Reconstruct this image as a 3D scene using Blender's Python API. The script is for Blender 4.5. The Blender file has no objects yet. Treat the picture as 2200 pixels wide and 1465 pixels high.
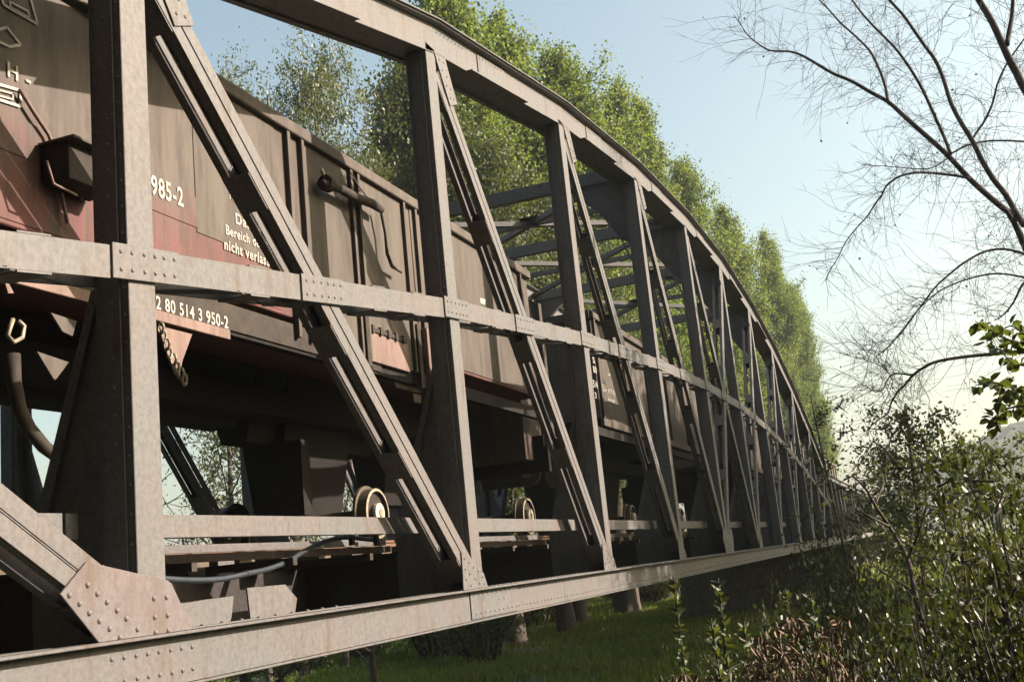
import bpy, math, random
import numpy as np
from mathutils import Vector, Matrix
from bisect import bisect_right
random.seed(7); rng = np.random.default_rng(7)
R = math.radians
# ------------------------------------------------------------------ camera
YAW, PITCH, ROLL = 0.336, 0.199, -0.1012
CAM = Vector((4.2585, -5.584, 0.1805)); FPX = 2385.5
sy, cy, sp, cp = math.sin(YAW), math.cos(YAW), math.sin(PITCH), math.cos(PITCH)
fw = Vector((-sy*cp, cy*cp, sp)); rt = Vector((cy, sy, 0)); up = rt.cross(fw)
rt2 = rt*math.cos(ROLL)+up*math.sin(ROLL); up2 = -rt*math.sin(ROLL)+up*math.cos(ROLL)
sc = bpy.context.scene
cam_d = bpy.data.cameras.new("camera"); cam = bpy.data.objects.new("camera", cam_d)
sc.collection.objects.link(cam); sc.camera = cam
cam_d.sensor_width = 36; cam_d.lens = 36*FPX/2200; cam_d.clip_start = 0.05; cam_d.clip_end = 6000
m = Matrix.Identity(4)
for i in range(3):
    m[i][0] = rt2[i]; m[i][1] = up2[i]; m[i][2] = -fw[i]; m[i][3] = CAM[i]
cam.matrix_world = m
# ------------------------------------------------------------------ light
SUN = Vector((1.0, 0.36, 0.56)).normalized()
el = math.asin(SUN.z); az = math.atan2(SUN.x, SUN.y)
w = bpy.data.worlds.new("World"); sc.world = w; w.use_nodes = True
nt = w.node_tree; nt.nodes.clear()
sky = nt.nodes.new("ShaderNodeTexSky"); sky.sky_type = 'NISHITA'; sky.sun_disc = False
sky.sun_elevation = el; sky.sun_rotation = az; sky.air_density = 1.0; sky.dust_density = 5.8; sky.ozone_density = 0.3; sky.altitude = 100
bg = nt.nodes.new("ShaderNodeBackground"); bg.inputs[1].default_value = 0.090
wo = nt.nodes.new("ShaderNodeOutputWorld")
wb = nt.nodes.new('ShaderNodeMix'); wb.data_type = 'RGBA'; wb.blend_type = 'MULTIPLY'; wb.inputs[0].default_value = 1; wb.inputs[7].default_value = (1.02, 1.06, .90, 1)
nt.links.new(sky.outputs[0], wb.inputs[6]); nt.links.new(wb.outputs[2], bg.inputs[0]); nt.links.new(bg.outputs[0], wo.inputs[0])
sd = bpy.data.lights.new("sun", 'SUN'); sd.energy = 5.0; sd.angle = R(0.5); sd.color = (1.0, 0.87, 0.72)
so = bpy.data.objects.new("sun", sd); sc.collection.objects.link(so)
so.rotation_euler = SUN.to_track_quat('Z', 'Y').to_euler(); so.location = (30, 10, 40)
sc.view_settings.view_transform = 'Standard'; sc.view_settings.look = 'None'
sc.view_settings.gamma = 1; sc.view_settings.use_curve_mapping = False
sc.view_settings.exposure = 1.68
sc.cycles.max_bounces = 5; sc.cycles.diffuse_bounces = 2; sc.cycles.transparent_max_bounces = 4
GZ = -3.3                                   # floodplain level (bridge chord top is z = 0)

# ------------------------------------------------------------------ helpers
COL = sc.collection
def ray(x, y): return fw + rt2*((x-1100)/FPX) - up2*((y-732.5)/FPX)
def atx(x, y, X):
    d = ray(x, y); return CAM + d*((X-CAM.x)/d.x)
def aty(x, y, Y):
    d = ray(x, y); return CAM + d*((Y-CAM.y)/d.y)
def atd(x, y, D):
    d = ray(x, y); return CAM + d*(D/math.hypot(d.x, d.y))
class MB:
    def __init__(s): s.v = []; s.f = []
    def add(s, vs, fs):
        n = len(s.v); s.v.extend([tuple(p) for p in vs]); s.f.extend([tuple(i+n for i in f) for f in fs]); return s
    def hexa(s, P):
        return s.add(P, [(0,3,2,1),(4,5,6,7),(0,1,5,4),(1,2,6,5),(2,3,7,6),(3,0,4,7)])
    def box(s, x0, x1, y0, y1, z0, z1):
        return s.hexa([(x0,y0,z0),(x1,y0,z0),(x1,y1,z0),(x0,y1,z0),(x0,y0,z1),(x1,y0,z1),(x1,y1,z1),(x0,y1,z1)])
    def prism_x(s, poly, x0, x1):                       # polygon in (y, z) extruded in x
        n = len(poly)
        vs = [(x0,a,b) for a,b in poly]+[(x1,a,b) for a,b in poly]
        fs = [tuple(range(n-1,-1,-1)), tuple(range(n,2*n))]+[(i,(i+1)%n,n+(i+1)%n,n+i) for i in range(n)]
        return s.add(vs, fs)
    def prism_y(s, poly, y0, y1):                       # polygon in (x, z) extruded in y
        n = len(poly)
        vs = [(a,y0,b) for a,b in poly]+[(a,y1,b) for a,b in poly]
        fs = [tuple(range(n)), tuple(range(2*n-1,n-1,-1))]+[(i,n+i,n+(i+1)%n,(i+1)%n) for i in range(n)]
        return s.add(vs, fs)
    def beam(s, p, q, w, h, side=(1,0,0)):              # w along 'side', h perpendicular to it
        p = Vector(p); q = Vector(q); d = (q-p).normalized(); a = Vector(side); a = (a-d*a.dot(d)).normalized(); b = d.cross(a)
        a = a*w/2; b = b*h/2
        return s.hexa([p-a-b,p+a-b,p+a+b,p-a+b,q-a-b,q+a-b,q+a+b,q-a+b])
    def tube(s, pts, rad, n=6, cap=True):
        pts = [Vector(p) for p in pts]; k = len(pts)
        if not hasattr(rad, '__len__'): rad = [rad]*k
        ref = None; base = len(s.v)
        for i, p in enumerate(pts):
            t = (pts[min(i+1,k-1)]-pts[max(i-1,0)])
            t = t.normalized() if t.length > 1e-9 else Vector((0,0,1))
            if ref is None: ref = t.orthogonal().normalized()
            a = ref - t*ref.dot(t)
            a = a.normalized() if a.length > 1e-6 else t.orthogonal().normalized()
            b = t.cross(a); ref = a
            for j in range(n):
                an = 2*math.pi*j/n; s.v.append(tuple(p+(a*math.cos(an)+b*math.sin(an))*rad[i]))
        for i in range(k-1):
            for j in range(n):
                s.f.append((base+i*n+j, base+i*n+(j+1)%n, base+(i+1)*n+(j+1)%n, base+(i+1)*n+j))
        if cap:
            s.f.append(tuple(base+j for j in range(n-1,-1,-1))); s.f.append(tuple(base+(k-1)*n+j for j in range(n)))
        return s
    def disc(s, c, axis, r, w, n=24, r2=None):          # short cylinder
        c = Vector(c); a = Vector(axis).normalized()
        return s.tube([c-a*w/2, c+a*w/2], [r, r if r2 is None else r2], n)
    def dome(s, c, nrm, r, n=6):
        c = Vector(c); nrm = Vector(nrm).normalized(); a = nrm.orthogonal().normalized(); b = nrm.cross(a)
        vs = []
        for hh, rr in ((0,1),(0.5,.8)):
            for j in range(n):
                an = 2*math.pi*j/n; vs.append(c+nrm*hh*r*.8+(a*math.cos(an)+b*math.sin(an))*r*rr)
        vs.append(c+nrm*r*.72)
        fs = [(j,(j+1)%n,n+(j+1)%n,n+j) for j in range(n)]+[(n+j,n+(j+1)%n,2*n) for j in range(n)]
        return s.add(vs, fs)
    def mesh(s, name, mat, smooth=False):
        me = bpy.data.meshes.new(name); me.from_pydata(s.v, [], s.f)
        for mm in (mat if isinstance(mat, (list, tuple)) else [mat]): me.materials.append(mm)
        if smooth: me.shade_smooth()
        me.update(); return me
    def obj(s, name, mat, parent=None, smooth=False, bevel=0, org=None):
        if org is not None: s.v = [(a-org[0], b-org[1], c-org[2]) for a,b,c in s.v]
        o = bpy.data.objects.new(name, s.mesh(name, mat, smooth)); COL.objects.link(o)
        if org is not None: o.location = org
        if parent: o.parent = parent
        if bevel:
            b = o.modifiers.new("bevel", 'BEVEL'); b.width = bevel; b.segments = 1; b.limit_method = 'ANGLE'
        return o
def tag(o, label, cat, group=None, kind=None):
    if label: o['label'] = label
    if cat: o['category'] = cat
    if group: o['group'] = group
    if kind: o['kind'] = kind
    return o
def struct(o): o['kind'] = 'structure'; return o
def stuff(o): o['kind'] = 'stuff'; return o
def thing(name, label, cat, loc=(0,0,0), group=None):
    o = bpy.data.objects.new(name, None); COL.objects.link(o); o.location = loc; o.empty_display_size = .3
    return tag(o, label, cat, group)
def inst(name, me, parent=None, loc=(0,0,0), rot=None):
    o = bpy.data.objects.new(name, me); COL.objects.link(o); o.location = loc
    if rot is not None: o.rotation_euler = rot
    if parent: o.parent = parent
    return o
def copy_tree(o, parent=None):
    c = o.copy(); COL.objects.link(c); c.parent = parent
    for ch in list(o.children): copy_tree(ch, c)
    return c

# ------------------------------------------------------------------ materials
def newmat(name):
    mt = bpy.data.materials.new(name); mt.use_nodes = True
    n = mt.node_tree; b = n.nodes["Principled BSDF"]
    return mt, n, b
def ramp(n, fac, stops, interp='LINEAR'):
    r = n.nodes.new("ShaderNodeValToRGB"); r.color_ramp.interpolation = interp
    while len(r.color_ramp.elements) < len(stops): r.color_ramp.elements.new(.5)
    for e, (p, c) in zip(r.color_ramp.elements, stops):
        e.position = p; e.color = (*c, 1) if len(c) == 3 else c
    n.links.new(fac, r.inputs[0]); return r.outputs[0]
def noise(n, vec, scale, detail=4, rough=.6, dist=0):
    t = n.nodes.new("ShaderNodeTexNoise"); t.inputs['Scale'].default_value = scale
    t.inputs['Detail'].default_value = detail; t.inputs['Roughness'].default_value = rough; t.inputs['Distortion'].default_value = dist
    if vec is not None: n.links.new(vec, t.inputs['Vector'])
    return t.outputs[0]
def mapping(n, scale=(1,1,1), src='Object'):
    tc = n.nodes.new("ShaderNodeTexCoord"); mp = n.nodes.new("ShaderNodeMapping"); mp.inputs['Scale'].default_value = scale
    n.links.new(tc.outputs[src], mp.inputs[0]); return mp.outputs[0]
def mix(n, fac, a, b, mode='MIX'):
    x = n.nodes.new("ShaderNodeMix"); x.data_type = 'RGBA'; x.blend_type = mode
    for sock, v in ((x.inputs[0], fac), (x.inputs[6], a), (x.inputs[7], b)):
        if isinstance(v, (int, float)): sock.default_value = v
        elif isinstance(v, tuple): sock.default_value = (*v, 1) if len(v) == 3 else v
        else: n.links.new(v, sock)
    return x.outputs[2]
def bump(n, b, h, strength=.3, dist=.01):
    bp = n.nodes.new("ShaderNodeBump"); bp.inputs['Strength'].default_value = strength; bp.inputs['Distance'].default_value = dist
    n.links.new(h, bp.inputs['Height']); n.links.new(bp.outputs[0], b.inputs['Normal'])
def steel(name, base, pink, dark, rust, stain=(.56,.70), rough=.55):
    base, pink, dark, rust = [tuple(q*.28 for q in c_) for c_ in (base, pink, dark, rust)]
    mt, n, b = newmat(name)
    v = mapping(n); vs = mapping(n, (2.2, 2.2, .5))
    c = mix(n, ramp(n, noise(n, v, 1.1, 5, .6, .5), [(.38,(0,0,0)),(.66,(1,1,1))]), base, pink)
    c = mix(n, ramp(n, noise(n, vs, 2.3, 6, .7), [(stain[0],(0,0,0)),(stain[1],(1,1,1))]), c, rust)
    c = mix(n, ramp(n, noise(n, mapping(n, (9, 9, .9)), 1.7, 5, .75), [(.58,(0,0,0)),(.76,(.55,.55,.55))]), c, tuple(q*.62 for q in rust))
    c = mix(n, ramp(n, noise(n, v, 26, 4, .7), [(.40,(0,0,0)),(.68,(.75,.75,.75))]), c, dark)
    sp_ = ramp(n, noise(n, v, 120, 2, .6), [(.66,(0,0,0)),(.72,(.6,.6,.6))])
    c = mix(n, sp_, c, tuple(min(1, q*1.5) for q in base))
    n.links.new(c, b.inputs['Base Color'])
    n.links.new(ramp(n, noise(n, v, 14, 3), [(.3,(rough-.1,)*3),(.7,(rough+.15,)*3)]), b.inputs['Roughness'])
    bump(n, b, noise(n, v, 70, 4, .7), .35, .004); b.inputs['Specular IOR Level'].default_value = .22
    return mt
M = {}
M['steel'] = steel('grey_bridge_paint', (.345,.345,.36), (.39,.335,.335), (.22,.205,.22), (.25,.17,.12), (.54,.70))
M['steel_red'] = steel('weathered_pink_bridge_paint', (.41,.335,.35), (.355,.345,.375), (.27,.21,.215), (.27,.19,.15), (.52,.72))
M['steel_dark'] = steel('shaded_girder_paint', (.11,.10,.11), (.13,.10,.09), (.06,.05,.05), (.09,.06,.04), (.5,.7), .8)  # darker copy of the bridge paint, shade of the floor put into the colour
M['brown_beam'] = steel('brown_stained_board', (.15,.105,.10), (.2,.14,.13), (.08,.06,.05), (.5,.42,.28), (.66,.7), .8)
def wagon_paint(name, up_c, low_c, zsplit, k=.36):
    up_c, low_c = [tuple(q*k for q in c_) for c_ in (up_c, low_c)]
    mt, n, b = newmat(name)
    v = mapping(n); vs = mapping(n, (1,1.6,.25))
    sx = n.nodes.new("ShaderNodeSeparateXYZ"); n.links.new(v, sx.inputs[0])
    nz = noise(n, v, .8, 4, .65, .6)
    ad = n.nodes.new("ShaderNodeMath"); ad.operation = 'MULTIPLY_ADD'; ad.inputs[1].default_value = 1.7
    n.links.new(nz, ad.inputs[0]); n.links.new(sx.outputs[2], ad.inputs[2])
    f = n.nodes.new("ShaderNodeMapRange"); f.inputs[1].default_value = zsplit+.55; f.inputs[2].default_value = zsplit+1.15
    n.links.new(ad.outputs[0], f.inputs[0])
    c = mix(n, f.outputs[0], low_c, up_c)
    c = mix(n, ramp(n, noise(n, vs, 3.5, 6, .7), [(.42,(0,0,0)),(.66,(.85,.85,.85))]), c, tuple(q*.45 for q in up_c))
    c = mix(n, ramp(n, noise(n, vs, 6, 5, .7), [(.58,(0,0,0)),(.75,(.5,.5,.5))]), c, (.11,.088,.07))
    n.links.new(c, b.inputs['Base Color']); b.inputs['Roughness'].default_value = .66; b.inputs['Specular IOR Level'].default_value = .22
    bump(n, b, noise(n, v, 22, 5, .7), .25, .006)
    return mt
M['wag1'] = wagon_paint('brown_wagon_paint', (.20,.157,.142), (.25,.09,.09), 2.75)
M['wag2'] = wagon_paint('dusty_wagon_paint', (.19,.155,.137), (.20,.13,.11), 1.2)
M['wag3'] = wagon_paint('dull_wagon_paint', (.15,.12,.10), (.14,.09,.08), 1.6)
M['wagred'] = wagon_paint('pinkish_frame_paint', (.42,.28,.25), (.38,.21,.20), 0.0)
def plain(name, c1, c2, scale=8, rough=.7, metal=0, bmp=.3, dist=.01):
    mt, n, b = newmat(name); v = mapping(n)
    n.links.new(mix(n, ramp(n, noise(n, v, scale, 5, .65), [(.35,(0,0,0)),(.68,(1,1,1))]), c1, c2), b.inputs['Base Color'])
    b.inputs['Specular IOR Level'].default_value = .25; b.inputs['Roughness'].default_value = rough; b.inputs['Metallic'].default_value = metal
    if bmp: bump(n, b, noise(n, v, scale*4, 4, .7), bmp, dist)
    return mt
M['under'] = plain('grimy_running_gear', (.018,.014,.013), (.035,.027,.022), 7, .8)
M['shade_black'] = plain('shade_black_steel', (.006,.005,.005), (.011,.009,.008), 7, .9)  # near-black: the shade under the wagons is put into this colour
M['wheel'] = plain('oily_wheel_steel', (.05,.04,.035), (.09,.07,.05), 12, .45, .3)
M['rim'] = plain('bright_wheel_rim', (.22,.19,.15), (.15,.12,.09), 18, .5, .2)
M['hub'] = plain('pale_axle_cap', (.36,.33,.29), (.24,.21,.18), 30, .5)
M['white'] = plain('chalky_white_lettering', (.32,.295,.275), (.20,.175,.16), 11, .7, 0, 0)
M['cable'] = plain('blue_grey_cable_sheath', (.022,.028,.038), (.016,.02,.026), 15, .5, 0, .1)
M['rust'] = plain('rust_brown_rail', (.13,.07,.045), (.07,.04,.03), 10, .7)
M['timber'] = plain('tarred_timber', (.06,.045,.035), (.10,.08,.06), 9, .9)
M['bark'] = plain('grey_brown_bark', (.045,.036,.03), (.085,.068,.055), 14, .9, 0, .8, .03)
M['barkdark'] = plain('dark_twig_bark', (.03,.023,.023), (.055,.042,.04), 14, .85, 0, .5, .01)
M['stone'] = plain('dark_sandstone', (.06,.05,.042), (.11,.09,.072), 5, .9, 0, .8, .03)  # dark brown stone with random mottling
M['mortar'] = plain('dark_mortar', (.09,.08,.07), (.13,.11,.09), 9, .95)
M['dry'] = plain('withered_brown_leaf', (.17,.115,.08), (.06,.042,.032), 40, .75, 0, .2)
def leafmat(name, cols, gloss=.45, trans=.35):
    mt, n, b = newmat(name)
    oi = n.nodes.new("ShaderNodeNewGeometry")
    c = ramp(n, oi.outputs['Random Per Island'], [(i/(len(cols)-1), q) for i, q in enumerate(cols)])
    n.links.new(c, b.inputs['Base Color']); b.inputs['Roughness'].default_value = gloss
    b.inputs['Specular IOR Level'].default_value = .32
    tr = n.nodes.new("ShaderNodeBsdfTranslucent"); n.links.new(mix(n, .35, c, (.32,.36,.03)), tr.inputs[0])
    mx = n.nodes.new("ShaderNodeMixShader"); mx.inputs[0].default_value = trans
    out = n.nodes["Material Output"]
    n.links.new(b.outputs[0], mx.inputs[1]); n.links.new(tr.outputs[0], mx.inputs[2]); n.links.new(mx.outputs[0], out.inputs[0])
    return mt
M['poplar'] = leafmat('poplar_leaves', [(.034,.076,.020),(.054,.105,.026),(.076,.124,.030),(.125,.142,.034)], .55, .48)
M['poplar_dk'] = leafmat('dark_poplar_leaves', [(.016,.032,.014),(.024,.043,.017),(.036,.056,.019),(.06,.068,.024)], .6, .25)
M['willow'] = leafmat('grey_green_leaves', [(.028,.042,.02),(.048,.062,.03),(.075,.08,.038)], .45, .3)
M['hedge'] = leafmat('broad_hedge_leaves', [(.006,.013,.005),(.010,.020,.007),(.017,.028,.008),(.05,.058,.011)], .45, .11)
M['alder'] = leafmat('alder_leaves', [(.012,.026,.008),(.028,.048,.013),(.05,.075,.018)], .45, .3)
M['weed'] = leafmat('weed_leaves', [(.018,.032,.014),(.032,.046,.017),(.05,.066,.02)], .5, .22)
M['grass'] = leafmat('grass_blades', [(.035,.07,.013),(.058,.105,.02),(.09,.13,.028),(.16,.15,.05)], .6, .4)

# ------------------------------------------------------------------ ground, hills
def smooth(a, b, x):
    t = np.clip((x-a)/(b-a), 0, 1); return t*t*(3-2*t)
def gh(x, y):
    x = np.asarray(x, float); y = np.asarray(y, float)
    z = GZ + .12*np.sin(x*.21+1.3)*np.cos(y*.17) + .06*np.sin(x*.9+y*.5) + .04*np.sin(y*1.3-x*.4)
    z = z + 1.75*(1-smooth(-4, 12, y))*smooth(2.0, 5.5, x)
    z = z + 1.5*smooth(9, 22, x)*smooth(20, 60, y)*.6
    d = np.hypot(x, y)
    return z
def grid_mesh(name, xs, ys, zf, mat):
    X, Y = np.meshgrid(xs, ys); Z = zf(X, Y)
    nx, ny = len(xs), len(ys); co = np.stack([X.ravel(), Y.ravel(), Z.ravel()], 1)
    i = np.arange((nx-1)*(ny-1)); r, c = i//(nx-1), i % (nx-1); a = r*nx+c
    f = np.stack([a, a+1, a+nx+1, a+nx], 1)
    me = bpy.data.meshes.new(name); me.from_pydata(co.tolist(), [], f.tolist()); me.materials.append(mat); me.shade_smooth()
    o = bpy.data.objects.new(name, me); COL.objects.link(o); return o
gm, n, b = newmat('meadow_soil'); v = mapping(n)
c = mix(n, ramp(n, noise(n, v, .35, 5, .65), [(.35,(0,0,0)),(.65,(1,1,1))]), (.03,.052,.014), (.05,.072,.02))
c = mix(n, ramp(n, noise(n, v, 2.2, 5, .7), [(.5,(0,0,0)),(.7,(.8,.8,.8))]), c, (.055,.042,.024))
n.links.new(c, b.inputs['Base Color']); b.inputs['Roughness'].default_value = .95; bump(n, b, noise(n, v, 6, 6, .75), .8, .08)
xs = np.unique(np.concatenate([np.linspace(-900, -60, 22), np.linspace(-60, 45, 106), np.linspace(45, 900, 22)]))
ys = np.unique(np.concatenate([np.linspace(-400, -12, 12), np.linspace(-12, 130, 120), np.linspace(130, 1400, 30)]))
struct(grid_mesh('ground', xs, ys, gh, gm))
hm, n, b = newmat('wooded_hillside'); v = mapping(n)
c = mix(n, ramp(n, noise(n, v, .05, 6, .7), [(.4,(0,0,0)),(.62,(1,1,1))]), (.014,.024,.012), (.032,.04,.018))
n.links.new(c, b.inputs['Base Color']); b.inputs['Roughness'].default_value = 1; bump(n, b, noise(n, v, .12, 5, .7), 1, 4)
def hill(x, y):
    a = np.arctan2(x, y); d = np.hypot(x, y)
    hmax = 62+22*np.sin(a*5+.7)+12*np.sin(a*13)+5*np.sin(a*41)
    hmax = hmax*(0.30+.70*smooth(-.12, .22, a))
    return GZ-2 + hmax*smooth(560, 900, d) + 3*np.sin(x*.11)*np.sin(y*.13) + 2.2*np.sin(x*.31+y*.07)*np.sin(y*.27)
def hill_mesh():
    aa = np.linspace(R(-70), R(62), 420); dd = np.linspace(520, 1000, 60)
    A, D = np.meshgrid(aa, dd); X = D*np.sin(A); Y = D*np.cos(A); Z = hill(X, Y) + rng.normal(0, 1.5, X.shape)
    nx, ny = len(aa), len(dd); i = np.arange((nx-1)*(ny-1)); r, c = i//(nx-1), i % (nx-1); q = r*nx+c
    me = bpy.data.meshes.new('hills'); me.from_pydata(np.stack([X.ravel(),Y.ravel(),Z.ravel()],1).tolist(), [], np.stack([q,q+1,q+nx+1,q+nx],1).tolist())
    me.materials.append(hm); o = bpy.data.objects.new('hills', me); COL.objects.link(o); return o
struct(hill_mesh())

# ------------------------------------------------------------------ arched truss bridge
P = 5.0; NODE = [(i-1)*P for i in range(12)]                       # node 0 at y = -5 ... node 11 at y = 50
HT = [3.05, 4.52, 5.80, 6.71, 7.32, 7.65, 7.69, 7.35, 6.73, 5.76, 4.53, 3.05]
TW = .25                                                           # truss thickness
FX = -5.67                                                         # inner face of the far truss
def topz(y):
    k = min(max(bisect_right(NODE, y)-1, 0), 10); t = (y-NODE[k])/P
    return HT[k]*(1-t)+HT[k+1]*t
bridge = thing('arched_truss_bridge', 'grey riveted railway truss bridge with a curved top chord, carrying the goods train', 'bridge')
BV = .004
rivet_me = MB().dome((0,0,0), (1,0,0), .017, 8).mesh('rivet', M['steel_red'], True)
rivet_up = MB().dome((0,0,0), (0,0,1), .017, 8).mesh('rivet', M['steel'], True)
rivet_st = MB().dome((0,0,0), (1,0,0), .015, 8).mesh('rivet', M['steel'], True)
def truss(x0, sgn, near):
    """x0 outer face, material grows towards -sgn; near: the truss close to the camera (full detail)"""
    X = lambda d: x0 - sgn*d
    def bx(mb, a, b_, *r): xa, xb = sorted((X(a), X(b_))); return mb.box(xa, xb, *r)
    st = M['steel']; out = (sgn, 0, 0)
    # bottom chord: outer web, inner web, top and bottom flanges
    ch = MB()
    bx(ch, .0, .02, -5.6, 50.3, -.30, -.02); bx(ch, TW-.02, TW, -5.6, 50.3, -.30, -.02)
    bx(ch, -.085, .09, -5.6, 50.3, -.018, 0); bx(ch, TW-.09, TW+.08, -5.6, 50.3, -.018, 0)
    bx(ch, -.022, .05, -5.6, 50.3, -.318, -.302)
    co = ch.obj('bottom_chord', st, bridge, bevel=BV)
    if near:
        MB().box(X(0)+.002, X(0)+.014, 4.60, 5.9, -.285, -.03).obj('splice_plate', st, co, bevel=.003)
        MB().box(X(.09), X(0)+.0, -.0, 2.25, .002, .012).obj('flange_plate', st, co, bevel=.002)
        rb = MB()
        y = 5.0
        for yy in np.arange(4.68, 50, .125):
            xx = X(0)+(.014 if yy < 5.9 else 0)
            rb.dome((xx, yy, -.055), out, .014); rb.dome((xx, yy+.03, -.235), out, .014)
            rb.dome((X(.045), yy, 0), (0,0,1), .013, 5)
        for yy in (5.35, 5.5): rb.dome((X(0)+.014, yy, -.13), out, .014)
        stuff(rb.obj('rivet_rows', st, co, True))
        for px, py in ((713,1310),(793,1298),(870,1286),(943,1275),(1015,1262),(1090,1250),(1158,1240),(1226,1230),
                       (797,1447),(877,1432),(950,1420),(1021,1410),(1100,1396),(1166,1382),(1231,1370)):
            p = atx(px/2.973, 975+py/2.973, X(0)); inst('rivet', rivet_st, co, p)
        for k in range(9):
            inst('rivet', rivet_up, co, (X(.045), .40+k*.21, .013))
    # top chord
    for k in range(11):
        y0, y1, z0, z1 = NODE[k], NODE[k+1], HT[k], HT[k+1]
        sl = (z1-z0)/P; tc = MB()
        def strip(a, b_, lo, hi, mb=tc, ya=y0, yb=y1):
            xa, xb = sorted((X(a), X(b_)))
            zz = lambda yy: z0+(yy-y0)*sl
            mb.hexa([(xa,ya,zz(ya)+lo),(xb,ya,zz(ya)+lo),(xb,yb,zz(yb)+lo),(xa,yb,zz(yb)+lo),
                     (xa,ya,zz(ya)+hi),(xb,ya,zz(ya)+hi),(xb,yb,zz(yb)+hi),(xa,yb,zz(yb)+hi)])
        strip(-.0, .02, .0, .34); strip(.40, .42, 0, .34)
        strip(-.09, .51, .34, .355); strip(-.12, .54, .357, .375)
        strip(-.012, .06, -.012, .0); strip(.36, .43, -.012, 0); strip(.02,.40,.012,.02)
        o = tc.obj('top_chord', st, bridge, bevel=.003)
        if near and 0 < k < 8:
            sp_ = MB(); strip(-.014, -.002, .02, .30, sp_, y0+1.35, y0+2.35); strip(-.10,.03,-.03,-.014, sp_, y0+.9, y0+3.0)
            sp_.obj('splice_plate', st, o, bevel=.002)
        if near:
            rb = MB()
            for yy in np.arange(y0+.1, y1, .11):
                if (yy-y0) < .9 or 1.4 < (yy-y0) < 2.3:
                    rb.dome((X(-.014), yy, z0+(yy-y0)*sl+.27), out, .014)
            stuff(rb.obj('rivet_rows', st, o, True))
    # posts (outer flange, web, inner flange) with knee brackets below
    for i in range(12):
        y = NODE[i]; h = HT[i]; wf = .25; ym = y-wf/2
        po = MB()
        z0 = .0 if near else -.0
        bx(po, .0, .016, y-wf, y, z0+.002, h+.03); bx(po, TW-.016, TW, y-wf, y, z0+.002, h+.03)
        bx(po, .016, TW-.016, ym-.012, ym+.012, z0+.002, h+.03)
        bx(po, .016, .10, y-wf, y-wf+.014, z0+.002, h); bx(po, TW-.10, TW-.016, y-wf, y-wf+.014, z0+.002, h)
        p = po.obj('post', st, bridge, bevel=BV)
        pl = MB(); bx(pl, .06, TW-.06, y-wf-.012, y-wf-.0005, .3, h-.01)
        pl.obj('cover_strip', st, p, bevel=.002)
        rb = MB()
        if near or i < 6:
            zz = .35
            while zz < h-.1:
                rb.dome((X(.035), y-wf, zz), (0,-1,0), .013, 6); rb.dome((X(.12), y-wf-.012, zz+.08), (0,-1,0), .013, 6)
                rb.dome((X(TW-.035), y-wf, zz), (0,-1,0), .013, 6)
                zz += .17
        # knee bracket
        kx0, kx1, kx2 = X(TW+.001), X(TW+.10), X(TW+.62)
        kb = MB().prism_y([(kx0,-.25),(kx2,-.25),(kx2,.55),(kx1,2.1),(kx0,2.45)], ym-.012, ym+.012)
        kb.obj('knee_bracket', st, bridge, bevel=.002)
        ed = MB().prism_y([(kx2,.55),(kx1,2.1),(kx1+sgn*.07,2.12),(kx2+sgn*.07,.50)] if sgn > 0 else
                          [(kx2,.55),(kx2-.07,.50),(kx1-.07,2.12),(kx1,2.1)], ym-.045, ym-.0125)
        ed.obj('bracket_angle', st, bridge)
        if near or i < 6:
            for t in np.linspace(.05, .95, 10):
                rb.dome((kx2+(kx1-kx2)*t+sgn*.035, ym-.045, .55+1.55*t), (0,-1,0), .013, 6)
            for zz in (.7, 1.1, 1.5): rb.dome((X(TW+.2), ym-.012, zz), (0,-1,0), .013, 6)
        if rb.v: stuff(rb.obj('rivet_rows', st, p, True))
    # diagonals: two channels with a slit, batten plates between layers
    def diag(ya, za, yb, zb):
        a = Vector((0, ya, za)); b_ = Vector((0, yb, zb)); d = (b_-a); L = d.length; d.normalize(); nrm = Vector((0, -d.z, d.y))
        def pt(s_, w_, dx): q = a+d*s_+nrm*w_; return (X(dx), q.y, q.z)
        def plate(s0, s1, w0, w1, d0, d1, mb):
            if X(d0) > X(d1): d0, d1 = d1, d0
            mb.hexa([pt(s0,w0,d0),pt(s0,w0,d1),pt(s0,w1,d1),pt(s0,w1,d0),pt(s1,w0,d0),pt(s1,w0,d1),pt(s1,w1,d1),pt(s1,w1,d0)])
        m1 = MB(); W = .115
        for lay in (.003, TW-.015):
            plate(.25, L-.25, -W, -.012, lay, lay+.012, m1); plate(.25, L-.25, .006, W, lay, lay+.012, m1)
        for w0, w1 in ((-W, -W+.012), (W-.012, W)):
            plate(.25, L-.25, w0, w1, .016, .07, m1); plate(.25, L-.25, w0, w1, TW-.07, TW-.016, m1)
        o = m1.obj('diagonal', st, bridge, bevel=.002)
        bt = MB(); s_ = .5; nb = max(2, int(L/1.55))
        for k in range(nb+1):
            s_ = .35+(L-.9)*k/nb
            for w0, w1 in ((-W-.012, -W-.001), (W+.001, W+.012)):
                bt = MB(); plate(s_, s_+.32, w0, w1, .01, TW-.01, bt); bt.obj('batten_plate', st, o)
            bt = MB(); plate(s_, s_+.32, -.07, .07, .0155, .022, bt); plate(s_, s_+.32, -.07, .07, TW-.024, TW-.0175, bt); stuff(bt.obj('slit_cover', st, o))
        if near and 3 < (ya/P) :
            rb = MB()
            for s2 in np.arange(.4, L-.4, .12): rb.dome(pt(s2, -.06, .003), out, .013, 5); rb.dome(pt(s2, .06, .003), out, .013, 5)
            stuff(rb.obj('rivet_rows', st, o, True))
    for k in range(0, 6): diag(NODE[k]-.12, HT[k]-.02, NODE[k+1]-.12, .02)
    for k in range(5, 11): diag(NODE[k+1]-.12, HT[k+1]-.02, NODE[k]-.12, .02)
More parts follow.
